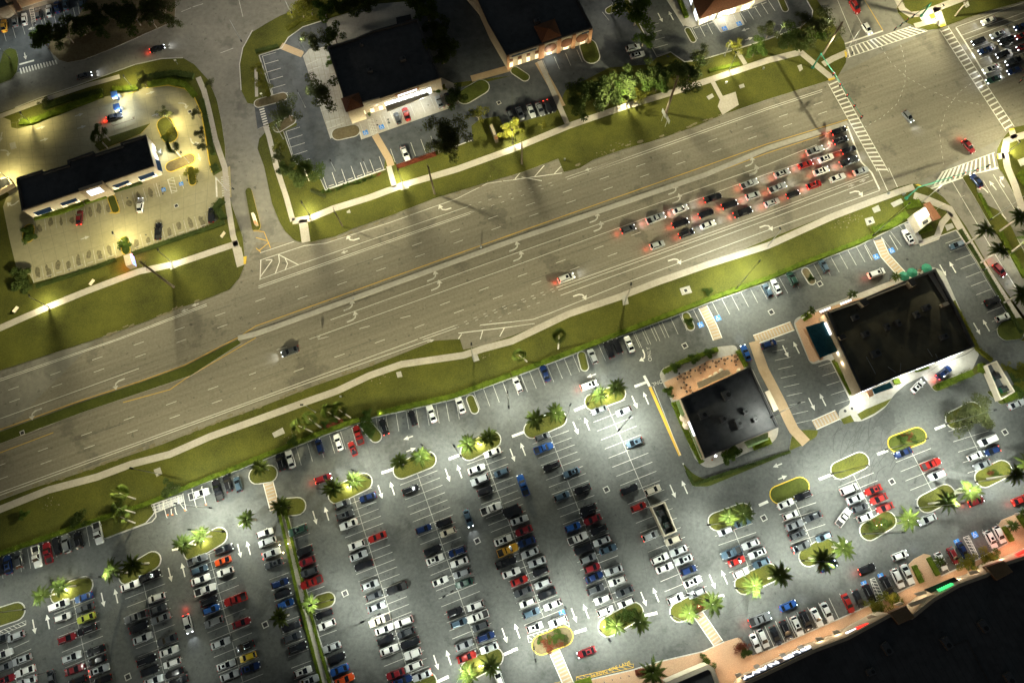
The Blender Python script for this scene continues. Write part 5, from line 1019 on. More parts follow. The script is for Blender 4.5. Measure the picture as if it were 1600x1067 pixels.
# drive-up tellers
for s, s2 in (('U 480 310', 'U 390 345'), ('U 510 470', 'U 425 500')):
    g = G(P0(s), 2.6); r = empty('teller_kiosk', (g.x, g.y, .12), SD-.1); b = MB(); b.box((0, 0), 1.9, 2.0, 2.4, 2.75); b.obj('roof', M['awn'], r); b = MB(); b.box((.1, 0), .8, 1.0, 0, 2.4); b.obj('machine', M['awn'], r); b = MB(); b.box((1.2, -.2), .7, .5, .9, 2.3); b.obj('panel', M['metal'], r)
    b = MB(); b.box((-.0, -1.3), 1.4, .2, 2.2, 2.4); b.obj('tube_light', M['signw'], r)
    o = link('light', lightdata((.85, .93, 1), 1300, False, .3), r, (1.0, -1.6, 3.0)); tag(r, 'teller machine', 'blue topped drive-up cash machine', P0(s), 'drive-up machines')
m = MB(); strip(m, GW('U 465 715 735 625 735 590', 1.0), .1, .95, 1.05); m.box(GW('U 465 715')[0], .12, .12, 0, 1); m.box(GW('U 735 625')[0], .12, .12, 0, 1); o = m.obj('guard_rail', M['pergola']); tag(o, 'railing', 'thin brown guard rail', P0('U 600 670'))
b = MB(); b.box((0, 0), 1.0, .8, 0, 1.5); b.box((.5, 0), .3, 1.4, 1.4, 1.8); o = b.obj('vending_box', M['metal']); g = G(P0('I 1430 390'), 1); o.location = (g.x, g.y, .15); tag(o, 'cash machine', 'white machine at the bank wall', P0('I 1430 390'))
m = MB(); p_ = ccw(GW('21 -40 85 45 62 78 108 -40 175', 1.9)); m.prism(p_, .1, 1.9); m.prism(inset(p_, .5), 1.9, 1.93, 1, 1)  # solid block; black sheet on top stands in for the shaded interior
o = m.obj('equipment_cabinet', [M['stucco'], M['black']]); tag(o, 'cabinet', 'pale walled equipment pen', P0('21 20 100'), where='at the left edge beside the bank')
# ================================================================ lamps, poles, signals
def lamp(bs, hs=None, h=None, colr=NEU, pw=1000, desc='grey street lamp', lens='lampw', grp='street lamps', head=(.6, .3), double=False, z0=.1, wide=False):
    b = P0(bs); t = P0(hs) if hs else b; g = G(b)
    if h is None: h = max(5.5, hgt(b, t)); print('lamp', round(h, 1), desc); t = t; hp = Vector((g.x, g.y, h))
    else: hp = G(t, h)
    r = empty('street_lamp', (g.x, g.y, z0)); d = hp-Vector((g.x, g.y, h)); d.z = 0
    m = MB(); m.tube((0, 0, 0), (0, 0, .5), .22, .16, 8); m.tube((0, 0, .4), (0, 0, h-.15), .11, .07, 8); m.obj('pole', M['metal'], r)
    if d.length < .6: d = Vector((math.cos(UA), math.sin(UA), 0))*.5
    heads = [d, -d] if double else [d]
    for k in heads:
        m = MB(); m.tube((0, 0, h-.35), (k.x, k.y, h), .05, .05, 6); m.obj('arm', M['metal'], r)
        m = MB(); a = math.atan2(k.y, k.x); m.box((k.x, k.y), head[0]*1.5, head[1]*1.5, h-.03, h+.12, a); hd = m.obj('lamp_head', M['black'], r)
        m = MB(); m.box((k.x, k.y), head[0]*1.3, head[1]*1.3, h-.08, h-.035, a); m.obj('lens', M[lens], hd)
        light(r, (k.x, k.y, h-.25), colr, pw, wide=wide)
    tag(r, 'street lamp', desc, b, grp); return r
HW = 1.0
for bs, hs in (('31 985 832', '31 812 795'), ('32 368 450', '32 283 405'), ('32 1345 130', '32 1330 30'), ('23 697 835', '23 735 728'), ('24 0 490', '24 80 392'), ('24 950 222', '24 1050 153')):
    lamp(bs, hs, 11.0, GRN, 19000, 'tall road lamp with arm over highway', 'lampy', 'lamps on the lower highway lawn', wide=True)
for bs, hs, p in (('21 302 868', '21 178 815', 1), ('21 1060 590', '21 975 530', 1), ('22 327 295', '22 282 232', 1), ('22 902 100', '22 878 30', 1), ('13 4 890', '13 2 815', 1), ('13 706 660', '13 730 562', 1), ('13 1338 440', '13 1388 335', 1), ('M 470 250', 'M 612 100', 1), ('N 340 565', 'N 428 490', 1), ('14 -620 560', '14 -600 500', 0), ('14 -960 700', '14 -950 640', 0)):
    if p: lamp(bs, hs, None, GRN, 12500, 'white walkway lamp post', 'lampy', 'lamps along the upper sidewalk', wide=2)
for bs, hs in (('11 200 768', '11 130 705'), ('11 822 545', '11 770 490'), ('11 1078 785', '11 1020 715'), ('21 770 475', '21 703 412'), ('21 70 90', '21 8 35'), ('21 1170 -20', '21 1130 -60')): lamp(bs, hs, None, (1.0, .88, .42), 3300, 'slim lamp post', 'lampy', 'lamps around the bank', wide=3)
for bs, hs in (('12 305 665', '12 275 563'), ('12 690 1063', '12 655 1003'), ('12 490 1058', '12 500 985'), ('12 170 860', '12 110 795'), ('12 300 330', '12 290 290')): lamp(bs, hs, None, COOL, 1700, 'black lot lamp post', 'lampw', 'lamps in the store lot')
for bs, hs in (('L 580 455', 'L 620 348'), ('L 1000 310', 'L 1040 212'), ('L 1370 270', 'L 1435 170'), ('13 610 90', '13 640 30'), ('14 100 -40', '14 125 -90')): lamp(bs, hs, None, NEU, 1500, 'black lot lamp post', 'lampw', 'lamps around the hip roofed building')
for bs, hs in (('11 60 360', '11 5 300'), ('11 285 225', '11 230 150')): lamp(bs, hs, None, COOL, 3000, 'pale lot lamp post', 'lampw', 'lamps in the corner lot')
for s in ('11 1490 255', '11 1475 -60'): lamp(s, s, 10.0, NEU, 8000, 'street lamp post', wide=True)
lamp('21 1400 150', '21 1440 140', 9.0, NEU, 8000, 'street lamp post', wide=True); lamp('12 225 110', '12 220 80', 8, GRN, 1500, 'street lamp post')
lamp('14 480 320', '14 520 330', 11.0, GRN, 24000, 'junction corner lamp', 'lampy', wide=True)
# lot lamps: position, power
for s, pw in (('33 468 398', 1.5), ('33 660 560', 3.6), ('32 1085 715', 1.0), ('24 650 425', 1.6), ('23 1390 750', 3.2), ('32 1265 720', 1.5), ('32 700 855', 1.7), ('41 1380 130', 2.3), ('41 620 410', .6), ('42 470 550', .9), ('42 1265 1010', 1.8), ('43 545 740', 2.6), ('43 985 650', 1.9), ('43 1215 90', 1.7),
              ('43 1385 480', 2.6), ('44 215 310', 2.5), ('44 590 145', 1.8), ('34 395 830', 2.6), ('34 920 1040', 1.6), ('34 1110 520', 1.8), ('34 1285 880', 3.0), ('34 1600 300', .8), ('34 20 480', .9), ('24 1330 640', .7), ('43 135 850', 2.2), ('33 330 490', .5), ('41 150 610', 1.0), ('42 1210 500', .5), ('43 1085 520', 1.0), ('34 730 680', 1.5), ('42 760 640', 1.6), ('31 1300 1040', 1.3), ('43 300 560', 1.0), ('41 1150 1000', .4), ('41 300 1000', .35), ('32 1560 420', 1.3)):
    lamp(s, None, 11.0, COOL, 5200*pw*.52, 'tall two-headed lot lamp', 'lampw', 'lamps in the main lot', double=True, z0=.02, wide=3)
for s in ('F 245 370', 'F 560 740'): lamp(s, None, 9.0, WARM, 1600, 'tall lamp post', 'lampy', 'lamps on the side street median', double=True)
# transmission poles
def upole(bs, ts, cross=1, rad=.26, h=None):
    b = P0(bs); g = G(b); h = h or hgt(b, P0(ts)); r = empty('utility_pole', (g.x, g.y, .05)); m = MB(); m.tube((0, 0, 0), (0, 0, h), rad, rad*.6, 10); m.obj('mast', M['wood'], r)
    for i in range(cross):
        z = h-1.2-i*2.2; m = MB(); a = RD+math.pi/2; v = Vector((math.cos(a), math.sin(a), 0)); m.tube(-v*1.5+Vector((0, 0, z)), v*1.5+Vector((0, 0, z)), .07, n=6); m.tube(v*1.4+Vector((0, 0, z)), v*1.4+Vector((0, 0, z+.4)), .06, n=6); m.tube(-v*1.4+Vector((0, 0, z)), -v*1.4+Vector((0, 0, z+.4)), .06, n=6); m.obj('crossarm', M['wood'], r)
    tag(r, 'utility pole', 'tall dark utility pole', b, 'poles along the highway')
for a_ in (('21 1073 745', '21 862 588', 2, .4), ('22 535 370', '22 478 270', 1, .22), ('22 1103 170', '22 1060 0', 1, .3), ('X 1035 510', 'X 1035 290', 1, .3), ('13 950 700', '13 1025 470', 2, .45), ('14 330 350', '14 470 140', 2, .4), ('14 1155 100', '14 1228 0', 1, .25), ('M 0 120', 'M 120 0', 1, .2)): upole(*a_)
b = P0('13 930 765'); 
for s, h_ in (('13 922 750', 2.5), ('13 945 785', 2.2)):
    g = G(P0(s)); r = empty('road_sign', (g.x, g.y, .1), RD+math.pi/2); m = MB(); m.tube((0, 0, 0), (0, 0, 5.5), .08); m.obj('post', M['metal'], r); m = MB(); m.box((0, 0), 2.6, .08, 3.4, 5.2); m.obj('board', M['metal'], r); tag(r, 'road sign', 'large grey highway sign on post', P0(s))
def signal(bs, ts, arm, n, desc, heads=True):
    b = P0(bs); g = G(b); h = min(8.5, hgt(b, P0(ts))); r = empty('traffic_signal', (g.x, g.y, .1)); m = MB(); m.tube((0, 0, 0), (0, 0, h), .26, .18, 10); m.tube((0, 0, 0), (0, 0, .3), .55, n=12); m.obj('pole', M['greenp'], r)
    e_ = G(P0(arm), h); v = Vector((e_.x-g.x, e_.y-g.y, h)); m = MB(); m.tube((0, 0, h-.3), v-Vector((0,0,.1)), .14, .08, 8); m.obj('mast_arm', M['greenp'], r)
    for i in range(n):
        c = Vector((0, 0, h)).lerp(v, 1-i*.17); m = MB(); a = math.atan2(v.y, v.x); m.box(c, .45, .35, h-1.2, h+.25, a); hd = m.obj('signal_head', M['black'], r)
        m = MB(); dn = Vector((math.cos(a-math.pi/2), math.sin(a-math.pi/2), 0)); p = c+dn*.2; m.tube(Vector((p.x, p.y, h-.1)), Vector((p.x, p.y, h-.1))+dn*.03, .12, n=8); m.obj('red_lens', M['tlon'], hd)
    tag(r, 'traffic light', desc, b, 'traffic lights of the junction')
signal('14 275 420', '14 335 335', '14 582 720', 5, 'green traffic light mast with five heads')
signal('M 315 205', 'M 435 40', 'M 0 355', 4, 'green traffic light mast'); signal('O 150 390', 'O 355 230', '24 1365 -5', 4, 'green traffic light mast'); signal('14 1640 380', '14 1700 330', '14 1565 500', 2, 'dark traffic light mast')
# ================================================================ vegetation
def royal(seed):
    rn = random.Random(seed); m = MB()
    for k in range(15):
        az = 2*math.pi*k/15+rn.uniform(-.15, .15); el = rn.choice((.9, .55, .25, .05))+rn.uniform(-.1, .1); L = rn.uniform(3.2, 4.1); n = 14; p = Vector((0, 0, 0)); pts = [p.copy()]
        for i in range(n):
            e_ = el-1.35*(i/n)**1.3; p = p+Vector((math.cos(az)*math.cos(e_), math.sin(az)*math.cos(e_), math.sin(e_)))*L/n; pts.append(p.copy())
        sd = Vector((-math.sin(az), math.cos(az), 0))
        for i in range(1, n+1):
            u = i/n; w_ = .50*math.sin(math.pi*min(1, u*.85+.18))+.06; d = (pts[i]-pts[i-1]).normalized()
            for sg in (-1, 1):
                for jj in (0, .5):
                    c = pts[i-1].lerp(pts[i], jj); t_ = c+sd*sg*w_*rn.uniform(.85, 1.1)+d*.28+Vector((0, 0, -.22*rn.random()-.05)); m.face([c-d*.09, c+d*.09, t_+d*.05, t_-d*.02])
        for i in range(n): m.face([pts[i]-sd*.03, pts[i]+sd*.03, pts[i+1]+sd*.02, pts[i+1]-sd*.02])
    return m.mesh('royal_crown', [M['palm']])
def sabal(seed):
    rn = random.Random(seed); m = MB()
    for k in range(26):
        az = rn.uniform(0, 6.28); el = rn.uniform(-.4, 1.2); d = Vector((math.cos(az)*math.cos(el), math.sin(az)*math.cos(el), math.sin(el))); c = d*rn.uniform(.6, .9); s_ = d.orthogonal().normalized(); t_ = d.cross(s_)
        for j in range(11):
            a0 = -1.3+2.6*j/11; a1 = a0+.16; ax = (d*math.cos(a0)+s_*math.sin(a0)); bx = (d*math.cos(a1)+s_*math.sin(a1)); m.face([c, c+ax*.75, c+(ax+bx)*.5*1.15+Vector((0, 0, -.12)), c+bx*.75])
    return m.mesh('sabal_crown', [M['palm']])
def broad(seed, kind, n=1500, leaf=.2, blobs=16):
    rn = random.Random(seed); m = MB(); pts = []
    C = [(rn.gauss(0, .42), rn.gauss(0, .42), rn.uniform(-.25, .35)) for _ in range(blobs)]
    for i in range(n):
        c = C[rn.randrange(blobs)]; v = Vector((rn.gauss(0, 1), rn.gauss(0, 1), rn.gauss(0, 1))).normalized()*(rn.random()**.4)*.36; pts.append((c[0]+v.x, c[1]+v.y, c[2]+v.z*.8))
    m.leaves(pts, leaf*.3, rn); return m.mesh('leaf_crown', [M[kind]])
ROY = [royal(i) for i in range(4)]; SAB = [sabal(i) for i in range(2)]
BRO = {k: [broad(i+hash(k) % 7 if False else i+len(k), k, n_, lf) for i in range(2)] for k, n_, lf in (('leaf', 2600, .25), ('leafd', 2800, .25), ('leafy', 1500, .25), ('leafo', 2400, .22), ('leafr', 900, .22))}
LITN = [-1]
def palm(cs, h=None, bs=None, kind='r', lit=0, sc_=1.0, desc=None):
    c = P0(cs)
    if bs: 
        b = P0(bs); h = h or max(4.5, min(11, hgt(b, c))); g = G(b)
    else: g = G(c, h)
    r = empty('royal_palm' if kind == 'r' else 'cabbage_palm', (g.x, g.y, .12)); ct = G(c, h); top = Vector((ct.x-g.x, ct.y-g.y, 0))
    if top.length > 2.2: top = top.normalized()*2.2
    m = MB(); a = Vector((0, 0, 0)); q_ = Vector((top.x*.4, top.y*.4, h*.5)); e_ = Vector((top.x, top.y, h)); r0 = .24 if kind == 'r' else .2
    m.tube(a, q_, r0*1.15, r0, 8, caps=False); m.tube(q_, e_, r0, r0*.6, 8); m.obj('trunk', M['ptrunk'], r)
    o = link('crown', (rnd.choice(ROY) if kind == 'r' else rnd.choice(SAB)), r, (e_.x, e_.y, h-.1), rnd.uniform(0, 6.28)); s_ = sc_*rnd.uniform(.9, 1.08)*(1.0 if kind == 'r' else 1.35); o.scale = (s_, s_, s_)
    tag(r, 'palm', desc or ('royal palm' if kind == 'r' else 'cabbage palm'), c, 'royal palms' if kind == 'r' else 'cabbage palms')
    if lit:
        for k in range(lit if lit > 1 else 1):
            LITN[0] *= -1; a_ = SD if LITN[0] > 0 else SD+math.pi; l_ = empty('ground_spotlight', (g.x+2.5*math.cos(a_), g.y+2.5*math.sin(a_), .2), a_); mm = MB(); mm.tube((0, 0, 0), (0, 0, .25), .16, n=8); mm.obj('housing', M['black'], l_); mm = MB(); mm.tube((0, 0, .25), (0, 0, .28), .13, n=8); mm.obj('lens', M['lampw'], l_)
            link('light', lightdata((1.0, .98, .66), 900, False, .1), l_, (0, 0, .75)); tag(l_, 'spotlight', 'glowing ground spotlight under palm', c, 'palm spotlights')
for a_ in (('24 1345 395', '24 1225 480'), ('24 1430 520', '24 1305 600'), ('24 1560 790', '24 1450 845'), ('24 1555 310', '24 1430 400'), ('24 1610 440', '24 1500 530'), ('34 1525 835', '34 1350 860'), ('34 1105 1000', '34 990 1015'), ('34 1245 935', '34 1150 950'), ('34 1600 770', '34 1530 790'), ('44 340 310', '44 250 295'), ('44 465 235', '44 395 225'), ('44 865 60', '44 790 80'), ('44 75 398', '44 0 420'), ('41 820 340', '41 920 325'), ('41 690 370', '41 800 385')): palm(a_[0], None, a_[1])
for s, l_ in (('43 1495 465', 1), ('43 645 712', 1), ('43 790 690', 0), ('43 1095 635', 0), ('43 1240 580', 0), ('43 1340 40', 0), ('43 1430 20', 0), ('33 540 345', 1), ('33 645 300', 1), ('33 145 495', 0), ('33 268 455', 0), ('32 1310 645', 1), ('32 1435 608', 1), ('32 885 755', 0), ('32 1015 725', 0), ('32 475 920', 1), ('32 605 875', 1),
              ('32 25 790', 0), ('32 155 1030', 0), ('41 255 525', 1), ('41 370 475', 1), ('41 1135 210', 1), ('41 1240 160', 1), ('41 1525 55', 0), ('42 335 580', 0), ('42 150 660', 0), ('42 1315 1010', 1), ('42 1450 960', 1), ('34 760 560', 0)): 
    if s != '34 760 560': palm(s, 7.0, None, 'r', l_, .92, 'floodlit royal palm' if l_ else None)
for s, b_ in (('32 250 530', '32 350 572'), ('32 325 485', '32 400 545'), ('32 430 440', '32 520 495'), ('32 505 430', '32 585 485'), ('31 740 950', '31 838 985'), ('31 735 1040', '41 835 15'), ('41 745 40', '41 835 78'), ('33 40 100', '33 92 138'), ('33 290 -30', '33 285 60'), ('11 600 850', '11 665 915'), ('11 622 805', '11 680 870'), ('11 1062 905', '11 1120 975'), ('22 300 20', '22 330 90')): palm(s, 6.0, b_, 's')
for s, k_ in (('43 870 1000', 1.3), ('44 1510 95', .7), ('44 1062 315', .6), ('24 790 680', .6), ('24 520 790', .6), ('24 270 890', .55), ('24 235 920', .4), ('44 1575 20', .6)): palm(s, 3.2, None, 'r', 0, k_*.8, 'low feathery palm')
def tree(cs, rad, h, kind='leaf', desc=None, name='shade_tree', base=None):
    c = P0(cs); g = G(c, h*.75); r = empty(name, (g.x, g.y, .1)); m = MB(); m.tube((0, 0, 0), (0, 0, h*.6), .06+rad*.05, .05+rad*.03, 7)
    for k in range(5):
        a = 6.28*k/5+rnd.random(); m.tube((0, 0, h*.35+.1*k), (rad*.55*math.cos(a), rad*.55*math.sin(a), h*.85), .03+rad*.02, .03, 5)
    m.obj('trunk', M['bark'], r); k_ = rad/.75
    o = link('crown', rnd.choice(BRO[kind]), r, (0, 0, h*.78), rnd.uniform(0, 6.28)); o.scale = (k_*rnd.uniform(.92, 1.08), k_*rnd.uniform(.92, 1.08), min(k_, h*.42))
    tag(r, 'tree', desc or {'leaf': 'leafy green tree', 'leafd': 'dark leafy tree', 'leafy': 'yellow-green young tree', 'leafo': 'olive leaved tree', 'leafr': 'reddish shrub'}[kind], c, 'trees'); return r
for s, r_, h_, k_ in (('11 250 240', 3.4, 6, 'leaf'), ('11 290 190', 2.2, 6, 'leaf'), ('11 400 205', 3.2, 6.5, 'leafd'), ('11 480 160', 2.6, 6, 'leafd'), ('11 560 125', 3.4, 6.5, 'leafd'), ('11 620 170', 2.4, 6, 'leafd'), ('11 700 100', 3.3, 6.5, 'leafd'), ('11 820 90', 4.0, 7, 'leafd'), ('11 900 60', 3.5, 7, 'leafo'), ('11 1000 50', 3.8, 7, 'leafo'), ('11 1040 110', 2.8, 6, 'leafo'), ('11 930 120', 2.4, 6, 'leafd'),
    ('12 330 45', 3.6, 6, 'leafy'), ('12 420 70', 3.0, 6, 'leaf'), ('12 500 30', 3.0, 6, 'leafd'), ('12 590 30', 3.2, 6, 'leafd'), ('12 680 15', 2.8, 6, 'leafd'), ('12 280 70', 2.6, 5, 'leafy'), ('12 350 245', 3.0, 6, 'leafo'), ('12 485 225', 2.8, 6, 'leafd'), ('12 415 560', 4.4, 7, 'leafo'), ('12 195 700', 3.6, 6, 'leafo'), ('12 1150 260', 3.6, 7, 'leafd'), ('12 1150 330', 3.0, 7, 'leafd'), ('12 1060 80', 3.4, 7, 'leaf'), ('12 1000 20', 3.2, 7, 'leaf'), ('12 1110 170', 2.8, 6, 'leafd'), ('12 1240 600', 2.6, 5, 'leafd'),
    ('12 1160 800', 4.4, 7, 'leafo'), ('12 1230 870', 4.0, 7, 'leafo'), ('12 1120 900', 2.8, 6, 'leafo'), ('12 1372 712', 2.2, 4.5, 'leafy'), ('12 1545 820', 2.0, 4.5, 'leafy'), ('12 300 1045', 3.8, 3, 'leafd'), ('13 20 790', 2.2, 4.5, 'leafy'), ('13 190 775', 1.0, 3, 'leafy'), ('13 420 640', 3.0, 5, 'leafd'), ('13 450 570', 3.4, 6, 'leafd'), ('13 520 600', 3.4, 6, 'leafd'), ('13 590 540', 3.2, 6, 'leafd'), ('13 600 610', 2.6, 5, 'leafd'), ('13 680 570', 2.6, 5, 'leaf'), ('13 740 500', 3.4, 6, 'leafd'), ('13 800 590', 2.2, 4.5, 'leafy'), ('13 830 520', 2.6, 5, 'leaf'), ('13 900 520', 2.6, 5, 'leaf'), ('13 860 440', 3.0, 6, 'leafd'), ('13 930 470', 2.6, 5, 'leafd'),
    ('13 770 90', 4.6, 7, 'leaf'), ('13 815 240', 2.4, 5, 'leaf'), ('13 1100 450', 4.6, 7, 'leafd'), ('13 1010 430', 1.9, 5, 'leafy'), ('13 1175 335', 2.6, 5, 'leafo'), ('13 1385 285', 2.4, 5, 'leafy'), ('13 1505 305', 2.6, 5, 'leaf'), ('14 10 195', 2.6, 5, 'leafo'), ('14 150 225', 3.8, 6, 'leafd'), ('14 225 130', 2.4, 5, 'leafo'), ('14 345 150', 4.4, 7, 'leafo'), ('14 300 190', 3.0, 6, 'leaf'), ('14 260 250', 2.6, 5, 'leafo'),
    ('34 1180 490', 3.2, 5.5, 'leafo'), ('34 1270 460', 3.6, 6, 'leafo'), ('11 880 500', 2.0, 4, 'leafo'), ('11 1015 695', 1.4, 4, 'leafo'), ('12 40 510', 2.0, 4, 'leafy'), ('12 20 430', 1.6, 4, 'leafy'), ('12 140 900', 1.7, 4, 'leafy'), ('12 130 970', 1.5, 4, 'leafo'), ('22 215 30', 1.8, 4, 'leafd'), ('31 1048 912', 2.0, 4, 'leafd'), ('12 180 1040', 1.6, 4, 'leafd'), ('11 1215 700', 1.3, 4, 'leafo'), ('11 1240 820', 1.4, 4, 'leafo'), ('11 1250 900', 1.4, 4, 'leafo'), ('11 1300 520', 1.2, 4, 'leafo')): tree(s, r_, h_, k_)
def shrub(cs, rad, kind='leaf', h=None, desc=None):
    c = P0(cs); h = h or rad*1.1; g = G(c, h*.6); r = empty('shrub', (g.x, g.y, .12)); m = MB(); m.tube((0, 0, 0), (0, 0, h*.5), .06, .04, 5); m.obj('stem', M['bark'], r)
    k_ = rad/.72; o = link('foliage', rnd.choice(BRO[kind]), r, (0, 0, h*.55), rnd.uniform(0, 6)); o.scale = (k_, k_, h*.8)
    tag(r, 'shrub', desc or {'leaf': 'rounded green shrub', 'leafy': 'yellowish shrub', 'leafr': 'reddish shrub', 'leafd': 'dark shrub', 'leafo': 'olive shrub'}[kind], c, 'shrubs')
for s, r_, k_ in (('A 125 160', 1.3, 'leaf'), ('A 262 100', 1.3, 'leaf'), ('A 385 50', 1.3, 'leaf'), ('A 75 350', 1.3, 'leaf'), ('A 518 845', 1.5, 'leaf'), ('A 570 790', 1.6, 'leaf'), ('A 545 815', 1.3, 'leaf'), ('23 1205 770', 1.0, 'leaf'), ('32 230 625', 1.3, 'leaf'), ('32 425 520', 1.0, 'leaf'), ('32 480 500', 1.0, 'leaf'), ('32 690 550', 1.6, 'leaf'), ('32 700 580', 1.3, 'leaf'), ('32 690 455', 1.0, 'leaf'), ('32 680 490', 1.4, 'leaf'),
    ('44 665 600', 1.8, 'leafy'), ('44 690 615', 1.2, 'leaf'), ('44 755 555', 1.7, 'leafy'), ('44 795 555', 1.2, 'leaf'), ('44 1240 325', 1.8, 'leafy'), ('44 1265 345', 1.2, 'leaf'), ('44 1345 295', 1.7, 'leafy'), ('44 1385 285', 1.4, 'leaf'), ('43 1200 940', 1.5, 'leaf'), ('24 265 690', .8, 'leaf'), ('23 1095 965', 1.0, 'leaf'), ('43 180 800', .9, 'leaf'), ('43 215 810', 1.2, 'leafr'), ('43 245 840', 1.1, 'leafr'), ('43 280 780', 1.2, 'leaf'), ('43 225 845', .9, 'leafr'), ('43 300 820', 1.0, 'leafr'), ('43 240 790', 1.0, 'leaf'), ('43 325 800', .8, 'leafo'),
    ('43 1420 830', 1.4, 'leafr'), ('43 1435 870', 1.3, 'leaf'), ('43 1410 850', 1.1, 'leafr'), ('44 640 100', 1.1, 'leaf'), ('44 670 120', 1.1, 'leafo'), ('44 700 85', 1.1, 'leaf'), ('44 680 70', .9, 'leafr'), ('44 730 75', .9, 'leaf'), ('34 830 615', 1.1, 'leaf'), ('34 875 600', .9, 'leafr'), ('34 850 600', .9, 'leafr'), ('34 900 615', .9, 'leaf'), ('34 1370 820', .7, 'leafr'), ('34 1410 830', .9, 'leaf'), ('43 1160 600', 1.2, 'leafr'), ('43 1200 570', 1.0, 'leafr'), ('43 1140 570', 1.0, 'leaf'), ('43 700 660', 1.3, 'leaf'), ('43 740 640', 1.3, 'leaf'), ('43 600 700', 1.1, 'leaf'),
    ('22 410 160', .6, 'leaf'), ('22 450 155', .6, 'leaf'), ('22 500 140', .6, 'leaf'), ('22 545 125', .6, 'leaf'), ('22 565 115', .6, 'leaf'), ('22 615 102', .6, 'leaf'), ('22 640 95', .6, 'leaf'), ('22 670 85', .6, 'leaf'), ('22 720 65', .6, 'leaf'), ('22 755 50', .6, 'leafr'), ('12 660 700', 1.0, 'leaf'), ('12 700 690', 1.0, 'leaf'), ('12 1115 555', 1.1, 'leaf'), ('12 1160 545', .9, 'leafy'), ('12 455 385', 1.2, 'leaf'), ('11 1050 830', 1.4, 'leafy'), ('11 1020 850', 1.0, 'leaf'), ('41 490 60', 1.8, 'leafd'), ('21 1190 60', 1.7, 'leafy'), ('21 1175 30', 1.2, 'leafy'), ('21 180 400', 1.6, 'leaf'), ('21 175 435', 1.6, 'leaf'), ('21 765 470', 1.4, 'leaf'), ('21 775 510', 1.4, 'leaf'), ('21 140 720', 2.2, 'leafd'), ('21 130 680', 2, 'leafd'), ('11 270 640', 1.4, 'leafo'),
    ('H 440 240', 1.4, 'leafy'), ('H 445 300', 1.4, 'leafy'), ('H 430 345', 1.4, 'leaf'), ('H 360 205', 1.2, 'leafy'), ('H 455 200', 1.2, 'leafy'), ('31 150 1080', 1.0, 'leaf')): shrub(s, r_, k_)
def hedge(s, w_, h, dens=16, kind='hedge', desc='clipped green hedge', leaf=.17, z0=.1, name='hedge'):
    path = resample(GW(s), 2.0); m = MB(); rn = random.Random(len(s)); strip(m, path, w_*.8, z0, z0+h*.85)
    pts = []
    for a, b in zip(path, path[1:]):
        L = (b-a).length; d = (b-a)/max(L, .01); n = Vector((-d.y, d.x, 0))
        for i in range(int(L*dens*w_)):
            pts.append(a+d*rn.random()*L+n*(rn.random()-.5)*w_*1.15*(1+.2*math.sin(a.x*.7+i))+Vector((0, 0, z0+h*(.75+.4*rn.random()))))
    m.leaves(pts, leaf, rn, flat=.3); o = m.obj(name, M[kind]); c = q(s)[len(q(s))//2]; tag(o, 'hedge', desc, c, 'hedges')
hedge('31 1500 780 1130 925 900 1020 ; 41 540 82 ; 41 140 222 0 275 -200 330', 1.5, 1.0); hedge('32 1570 225 1340 310 1230 352 860 435 750 462', 1.7, 1.1); hedge('32 640 500 590 512 380 592 180 672 0 742 -80 780', 1.6, 1.0)
hedge('24 650 430 560 470 200 610 0 695; 23 1200 830 1020 900 700 1020 560 1075; 33 380 75 0 220', 1.6, 1.1); hedge('24 850 300 750 370 640 400', 2.6, 1.2); hedge('24 905 320 940 410 1000 385', 2.2, 1.2); hedge('24 1180 395 1300 590 1480 890 1560 1030', 1.1, .8, kind='leafd', desc='dark low hedge row'); hedge('24 840 250 930 235', 3.0, 1.2)
hedge('A 105 430 220 700 320 890', 1.6, 1.0); hedge('A 30 205 160 130 440 30', 1.6, .9); hedge('A 205 945 260 1050 990 803', 1.0, .6, kind='leafd', desc='dark hedge strip'); hedge('A 705 770 840 720', 2.4, .8); hedge('A 590 40 655 160', 1.4, .8)
hedge('B 990 825 1235 725', 2.2, 1.0); hedge('B 290 650 400 870', 1.2, .8); hedge('B 1275 690 1320 700', 3, 1.1); hedge('B 1100 230 1200 420 1270 560 1370 640', 1.4, .8, kind='leafy', desc='yellowish hedge row'); hedge('B 690 790 730 780', 1.8, .8); hedge('B 840 710 930 685', 1.2, .8); hedge('H 330 405 460 350', 2, 1.0); hedge('B 60 350 110 320', 2.2, 1.2)
hedge('42 138 -20 182 170 268 560 295 650 408 1080', .85, .7, desc='thin hedge left of walkway', kind='hedge'); hedge('42 178 -20 228 200 345 650 375 770 462 1080', .85, .7, desc='thin hedge right of walkway', kind='hedge')
m = MB(); strip(m, GW('42 155 -30 205 190 315 650 435 1090'), 2.0, .02, .15); o = struct(m.obj('sidewalk', M['walk'])); 
m = MB(); strip(m, GW('42 130 -30 178 150 300 700 405 1090'), .25, .02, .17); strip(m, GW('42 200 40 225 130 350 650 485 1090'), .25, .02, .17); struct(m.obj('kerb', M['kerb']))
hedge('11 130 760 200 760 350 700 640 590', 2.4, .9, kind='hedge'); hedge('11 700 560 860 550', 2, .9); hedge('11 920 530 1050 510 1150 530 1210 600', 2.4, .9, kind='hedge'); hedge('11 280 670 420 620 640 570', 2.2, 1, kind='leafd', desc='dark hedge row'); hedge('11 900 490 1080 460 1200 480', 2.4, 1.1, kind='leafd', desc='dark hedge row'); hedge('11 1250 620 1290 800 1320 960', 1.6, .9, kind='leafd', desc='dark hedge row')
